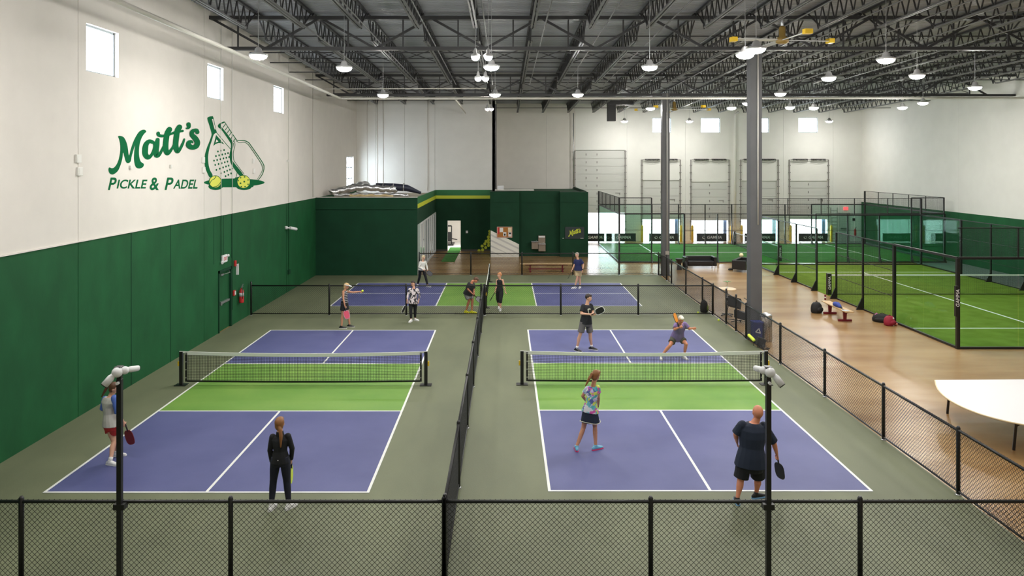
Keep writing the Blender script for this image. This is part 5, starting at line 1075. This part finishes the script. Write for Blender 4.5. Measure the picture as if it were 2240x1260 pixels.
hb = mat('hair_brown', (.10, .045, .020), .5); hdb = mat('hair_dark', (.025, .014, .010), .5); hbl = mat('hair_blonde', (.62, .42, .20), .5); hgb = mat('hair_golden', (.26, .11, .035), .5); hw_ = mat('hair_white', (.72, .69, .62), .6); hgr = mat('hair_grey', (.36, .31, .26), .6); hor = mat('hair_ginger', (.50, .20, .07), .5); hpl = mat('hair_pale', (.74, .60, .40), .5)
heather = mat('cloth_heather', (.52, .51, .48), .85); rblue = mat('cloth_blue', (.09, .17, .55), .8); rred = mat('cloth_red', (.62, .035, .03), .75)
# woman in raglan shirt and red shorts
q = person('ponytailed woman in grey shirt with blue sleeves and red shorts', dict(head=(250.5, 848.5), neck=(244, 863, .02), sL=(229, 873, .14), sR=(251, 870, -.14), eL=(226, 896, .05), wL=(243, 904, .26), eR=(259.5, 905, .02), wR=(270, 924, .12), hL=(238, 928), hR=(252, 930), kL=(250, 966, .05), kR=(255, 962, .1), aL=(241, 1009), aR=(254, 990.5), tail=[(236, 843, .02), (231, 853, .03), (222.5, 868, .04)]), (.85, .5), .97, 1.08, skin2, 'tail', hb,
 dict(mat=heather, sleeve=.95, sleeve_mat=rblue, hem=-.02, k=1.1), dict(kind='shorts', mat=rred, len=.42, flare=1.12), toes=((1, -.25), (1, .25)), look=(1, .15), sock=sockw, female=True, grip=(0, 1), vox=.008)
racket(q['wR']+Vector((.03, .03, -.06)), (.25, .1, -1), (.3, 1, 0), dred, dred, 'dark red paddle half hidden behind the left camera pole')
# woman in black
q = person('long haired woman in black top and leggings seen from behind', dict(head=(612, 926.5), neck=(612, 942), sL=(594, 956), sR=(632, 954), eL=(590.5, 985, .0), wL=(594, 1011, .08), eR=(639, 981, .02), wR=(637.5, 1005, .12), hL=(602.5, 1009), hR=(624, 1009), kL=(598, 1052, .03), kR=(627.5, 1052, .03), aL=(593.5, 1106), aR=(632, 1104), tail=[(613, 941, -.10), (614.5, 955, -.12), (614, 978, -.13)]), (0, 1), .97, .93, skin2, 'tail', hgb,
 dict(mat=black, sleeve=1.97, hem=-.05, k=1.06, collar=1, name='jacket'), dict(kind='pants', mat=mat('leggings_navy', (.006, .008, .022), .75), len=.86, name='leggings'), toes=((.1, 1), (.45, .9)), female=True, grip=(0, 1), vox=.008, sock=sockw)
MB().ell((q['PC'].x-.0, q['PC'].y-.142, q['PC'].z+.07), Vector((.01, 0, 0)), Vector((0, .004, 0)), Vector((0, 0, .01)), 8, 6).build('waist_emblem', shoew, q['root'])
racket(q['wR']+Vector((-.01, .03, -.06)), (-.08, .35, -1), (1, .1, 0), ballm, ballm, 'yellow paddle held low in front of the woman in black')
# woman in floral shirt
flor = patterned('floral_print', [(.75, .75, .80), (.10, .45, .50), (.75, .80, .85), (.65, .10, .40), (.10, .14, .40), (.60, .70, .12), (.55, .50, .75), (.15, .50, .60)], 19)
q = person('ponytailed woman in colourful patterned shirt and navy skort', dict(head=(1304, 821), neck=(1299.5, 835), sL=(1284, 850, .06), sR=(1309, 847.5, -.06), eL=(1274.5, 866, .06), wL=(1284, 879, .30), eR=(1309, 868, .02), wR=(1309, 884, .2), hL=(1283, 901), hR=(1299, 901), kL=(1276.5, 936, .06), kR=(1301.5, 933, .06), aL=(1261.5, 977.5), aR=(1303, 976), tail=[(1295, 817, -.06), (1289, 828, -.1), (1281, 844, -.10)]), (.3, 1), .98, .88, skin, 'tail', hgb,
 dict(mat=flor, sleeve=.6, hem=.0, k=1.12), dict(kind='skirt', mat=navy, len=.22, name='skort'), shoe=(mat('shoe_aqua', (.16, .45, .62), .6), mat('shoe_pink', (.80, .06, .18), .5)), toes=((.0, 1), (.9, .55)), look=(.75, .65), female=True, grip=(1, 1), vox=.008, ext=None)
t = MB(); c = q['PC']; pts = [c+Vector((math.cos(g*math.pi/12)*.225*.98, math.sin(g*math.pi/12)*.17*.98, -.195+.02*math.sin(g*math.pi/12*2))) for g in range(25)]
t.tube(pts, .008, 6).build('hem_piping', mat('piping', (.6, .6, .5), .6), q['root'])
# bald man
q = person('heavy bald man in dark t-shirt and black shorts seen from behind', dict(hs=1.12, head=(1657.5, 902), neck=(1656, 916), sL=(1622, 928), sR=(1672.5, 931), eL=(1609.5, 950, .05), wL=(1612.5, 968, .22), eR=(1693, 969, .05), wR=(1699.5, 994, .12), hL=(1627, 1015), hR=(1657, 1015), kL=(1620, 1050, .04), kR=(1658, 1046, .06), aL=(1613, 1092), aR=(1654.5, 1080)), (-.05, 1), 1.02, 1.32, skin3, None, None,
 dict(mat=navy, sleeve=.92, hem=-.04, k=1.14, dep=1.0, flare=1.06), dict(kind='shorts', mat=black, len=.86, flare=1.08), shoe=(fencem, mat('shoe_sky', (.25, .50, .80), .5)), toes=((.1, 1), (1, .35)), grip=(0, 1), vox=.009)
racket(q['wR']+Vector((.02, .02, -.05)), (.18, .12, -1), (.9, .5, .1), mat('paddle_black', (.02, .022, .022), .5), fencem, 'black paddle in the bald man\'s right hand')
# young man in black tee
gsh = mat('cloth_grey', (.13, .12, .125), .85)
q = person('young dark haired man in black graphic t-shirt and grey shorts', dict(head=(1287.8, 651.5), neck=(1285, 661.5), sL=(1274.5, 669.5, -.06), sR=(1293.5, 668, .08), eL=(1271.5, 686, -.08), wL=(1290, 687.8, -.36), eR=(1297, 683.5, -.08), wR=(1296.5, 686.5, -.40), hL=(1275.5, 707), hR=(1287.5, 707), kL=(1269, 732.5, -.03), kR=(1291.3, 732.5, -.03), aL=(1261.5, 763), aR=(1294.2, 759.5)), (.8, -.6), 1.05, 1.03, skin2, 'short', hdb,
 dict(mat=black, sleeve=.72, hem=-.02, k=1.13), dict(kind='shorts', mat=gsh, len=.78, flare=1.12), shoe=(fencem, shoew), toes=((.7, -.7), (.9, -.45)), look=(.9, -.45), sock=sockw, hands=((1, -.1, 0), (.8, -.4, .1)), grip=(1, 1), vox=.010)
racket(q['wL']+Vector((.07, -.02, 0)), (.85, -.1, .45), (.1, -1, .15), fencem, shoew, 'black paddle with white edge held by the young man in black')
c = q['C'].lerp(q['PC'], .32); f_ = q['f']; sd = Vector((-f_.y, f_.x, 0))
def shp(p, d_): return c+f_*(.152+d_-abs(p[0])*.35)+sd*p[0]+UP*p[1]
MB().prism([(-.11, .10), (-.05, .12), (0, .10), (.05, .12), (.11, .10), (.10, 0), (.05, -.09), (0, -.14), (-.05, -.09), (-.10, 0)], lambda p: shp(p, -.03), lambda p: shp(p, .004)).build('chest_print', mat('print_cream', (.62, .66, .52), .7), q['root'])
# man in purple
q = person('crouching white haired man in purple shirt and olive shorts', dict(dy=.05, head=(1490, 699, -.42), neck=(1487, 706, -.28), sL=(1477.5, 710, -.24), sR=(1499, 708, -.20), eL=(1476, 720.5, -.16), wL=(1486, 716, -.28), eR=(1507, 719, -.04), wR=(1514.5, 718.5, -.12), hL=(1475, 738, .05), hR=(1488, 738, .05), kL=(1465.5, 756, -.18), kR=(1501, 752.5, -.18), aL=(1446, 779.5), aR=(1496.5, 779)), (.1, -1), 1.0, 1.05, skin3, 'short', hw_,
 dict(mat=mat('cloth_purple', (.20, .14, .32), .8), sleeve=.8, hem=-.08, k=1.15), dict(kind='shorts', mat=mat('cloth_olive', (.085, .088, .065), .85), len=.62, flare=1.15), toes=((-.15, -1), (.35, -1)), look=(.35, -1, -.45), sock=sockw, grip=(1, 0), vox=.010)
racket(q['wL']+Vector((-.02, -.02, .03)), (-.35, .1, 1), (.8, -.6, 0), mat('paddle_orange', (.75, .28, .03), .5), fencem, 'orange paddle raised beside the white haired man')
# woman with visor
q = person('woman in white visor, striped tank top and black skirt', dict(head=(758, 626), neck=(754.5, 633), sL=(750.5, 637.5, -.14), sR=(757.5, 637, .14), eL=(751, 653.5, -.04), wL=(754.3, 669, -.03), eR=(772.5, 639.5, .05), wR=(787, 638, .05), hL=(750.5, 664, -.08), hR=(757, 664, .08), kL=(749.5, 689, 0), kR=(762.5, 688, 0), aL=(747, 714), aR=(764.5, 711)), (1, .02), .97, .88, skin, 'bob', hbl,
 dict(mat=bandmat('striped_tank', (.012, .012, .014), (.45, .45, .47), 5, .72), sleeve=0, hem=.02, k=1.06, name='tank_top'), dict(kind='skirt', mat=black, len=.24), shoe=(fencem, shoew), toes=((1, -.1), (1, -.05)), look=(1, -.05), hands=(None, (1, 0, .05)), grip=(1, 0), female=True, vox=.010)
H_, f_, u_, s_ = q['H'], q['hf'], q['hu'], q['hsd']
MB().tube([H_+f_*.09*math.cos(g)+s_*.088*math.sin(g)*1+u_*.05 for g in [k*math.pi/12-math.pi*1.0 for k in range(25)]], .016, 6).build('visor_band', shoew, q['root'])
MB().prism([(.07, -.07), (.17, -.05), (.20, 0), (.17, .05), (.07, .07)], lambda p: H_+f_*p[0]+s_*p[1]+u_*(.062-.1*(p[0]-.07)), lambda p: H_+f_*p[0]+s_*p[1]+u_*(.048-.1*(p[0]-.07))).build('visor_brim', shoew, q['root'])
MB().ell(q['wR']+Vector((.105, -.01, .03)), Vector((.045, 0, 0)), Vector((0, .045, 0)), Vector((0, 0, .045)), 14, 10).build('pickleball', ballm, label='lime ball on the outstretched hand of the visor woman', category='ball')
racket(q['wL']+Vector((.0, -.02, -.05)), (.3, -.1, -1), (.25, -1, 0), mat('paddle_pink', (.75, .10, .16), .5), mat('paddle_rim', (.5, .4, .5), .5), 'pink paddle held low by the woman in the visor')
# woman in patterned blouse
bwp = patterned('black_white_print', [(.78, .68, .70), (.02, .02, .03), (.80, .74, .74), (.03, .03, .04), (.75, .66, .68)], 21)
q = person('dark haired woman in black and white patterned blouse and black pants', dict(head=(903.5, 620.5), neck=(905, 629), sL=(895.5, 633), sR=(914, 632.5), eL=(892, 646, -.03), wL=(890.5, 658.5, -.1), eR=(917.5, 645.5, 0), wR=(916, 657, -.08), hL=(899, 661), hR=(908.5, 661), kL=(898.6, 679, -.02), kR=(908, 678.5, -.02), aL=(899.3, 699.5), aR=(908, 697)), (-.15, -1), .93, .98, skin2, 'low', hdb,
 dict(mat=bwp, sleeve=1.7, hem=-.10, k=1.14, name='blouse'), dict(kind='pants', mat=black, len=.85), toes=((-.35, -1), (.9, -.55)), look=(-.55, -1), grip=(1, 0), female=True, vox=.010)
MB().tube([q['H']+q['hf']*.095+q['hsd']*.055+q['hu']*.008, q['H']+q['hf']*.102+q['hu']*.008, q['H']+q['hf']*.095-q['hsd']*.055+q['hu']*.008], .007, 5).build('glasses', dred, q['root'])
racket(q['wL']+Vector((-.01, -.02, -.05)), (-.45, -.1, -1), (-.7, .35, .35), fencem, shoew, 'dark paddle with white edge held by the woman in the blouse')
# woman in white top, far court
q = person('blonde woman in white long sleeved top and black pants on the far court', dict(head=(926.5, 563.5), neck=(925, 570), sL=(919, 573.5, -.1), sR=(930.5, 572.5, .1), eL=(916.5, 584, -.05), wL=(926.5, 590.5, -.12), eR=(933.5, 582.5, .0), wR=(935.5, 591, -.1), hL=(919, 590.5), hR=(926.5, 590.5), kL=(918, 605, .02), kR=(931, 606, -.02), aL=(913.5, 622.5), aR=(935.5, 624.5)), (.75, -.65), .95, .95, skin2, 'bob', hpl,
 dict(mat=mat('cloth_white', (.75, .74, .70), .8), sleeve=1.9, hem=-.02, k=1.14, name='top'), dict(kind='pants', mat=black, len=.9), toes=((-.2, -1), (.95, -.4)), look=(.8, -.5, -.4), grip=(1, 1), female=True, vox=.012)
racket(q['wL']+Vector((.08, -.05, 0)), (.8, -.2, -.55), (.1, -1, .25), mat('paddle_grey', (.06, .06, .07), .5), fencem, 'dark paddle held by the woman in the white top')
# bent man with yellow shoes
yel = mat('shoe_yellow', (.80, .78, .03), .5)
q = person('man bending forward in dark t-shirt, grey shorts and yellow shoes', dict(head=(1041, 612.5, -.10), neck=(1034, 615, -.06), sL=(1025.5, 620.5, -.17), sR=(1035.5, 621, .12), eL=(1023.5, 633, -.08), wL=(1034, 643, -.12), eR=(1036.5, 633.5, -.1), wR=(1037, 644, -.25), hL=(1019.5, 643), hR=(1028, 643), kL=(1026.5, 657.5, -.02), kR=(1033.5, 657.5, .0), aL=(1019.5, 680), aR=(1032.3, 680.5)), (.8, -.5), 1.0, 1.08, skin3, 'short', hb,
 dict(mat=mat('cloth_charcoal', (.018, .020, .024), .8), sleeve=.8, hem=-.04, k=1.14), dict(kind='shorts', mat=mat('cloth_light_grey', (.34, .34, .34), .85), len=.72, flare=1.1), shoe=(yel, yel), toes=((.8, -.55), (1, -.3)), look=(.8, -.4, -.75), grip=(1, 1), vox=.011)
racket(q['wL']+Vector((.05, -.05, -.04)), (.75, -.1, -.6), (.3, -1, .2), mat('paddle_silver', (.45, .46, .48), .5), fencem, 'silver grey paddle held by the bending man')
# woman in black tank
q = person('ginger haired woman in black tank top and cropped black pants', dict(head=(1092.5, 602.5), neck=(1093.5, 610), sL=(1087.3, 612.5), sR=(1100, 612.5), eL=(1086, 625, -.02), wL=(1083.5, 635.5, -.08), eR=(1102.8, 625.5, 0), wR=(1104.8, 636.5, -.05), hL=(1089.5, 635.5), hR=(1097, 635.5), kL=(1089, 653, -.04), kR=(1095.3, 653.5, -.02), aL=(1091.5, 670.5), aR=(1094.6, 675.5)), (-.35, -1), .95, .88, skin2, 'bun', hor,
 dict(mat=black, sleeve=0, hem=-.03, k=1.06, name='tank_top'), dict(kind='pants', mat=black, len=.45, loose=1.25), toes=((-.1, -1), (-.15, -1)), look=(-.8, -.6), grip=(1, 0), hands=(None, (.5, -.2, -.8)), female=True, vox=.011)
racket(q['wL']+Vector((-.01, -.02, -.05)), (-.55, -.1, -1), (-.9, .15, .45), mat('paddle_dark', (.03, .03, .03), .5), fencem, 'thin dark paddle held by the woman in the black tank top')
# man in navy and khaki
q = person('grey haired man in navy t-shirt and khaki shorts on the far court', dict(head=(1262, 557.8), neck=(1263.5, 565), sL=(1258, 569), sR=(1271, 568.5), eL=(1256.5, 579, -.02), wL=(1251.8, 590, -.08), eR=(1276.3, 579, .0), wR=(1274.5, 590.5, -.08), hL=(1261.3, 591), hR=(1268.5, 591), kL=(1263, 607.5, -.05), kR=(1267.5, 607.5, .0), aL=(1257.5, 627.5), aR=(1269, 626.5)), (-.45, -1), 1.02, 1.0, skin2, 'short', hgr,
 dict(mat=mat('tee_navy', (.012, .018, .085), .8), sleeve=.8, hem=-.02, k=1.13), dict(kind='shorts', mat=mat('cloth_khaki', (.52, .40, .22), .85), len=.8, flare=1.1), toes=((-.85, -.5), (-.4, -1)), look=(-.75, -.6), grip=(1, 0), sock=sockw, vox=.012)
racket(q['wL']+Vector((-.01, -.02, -.05)), (-.55, -.1, -1), (-.9, .15, .45), mat('paddle_dark2', (.03, .035, .035), .5), fencem, 'dark paddle held low by the man in khaki shorts')
MB().tube([q['wR']+Vector((-.03, 0, .02)), q['wR']+Vector((.03, 0, .025))], .034, 10).build('wrist_watch', fencem, q['root'])
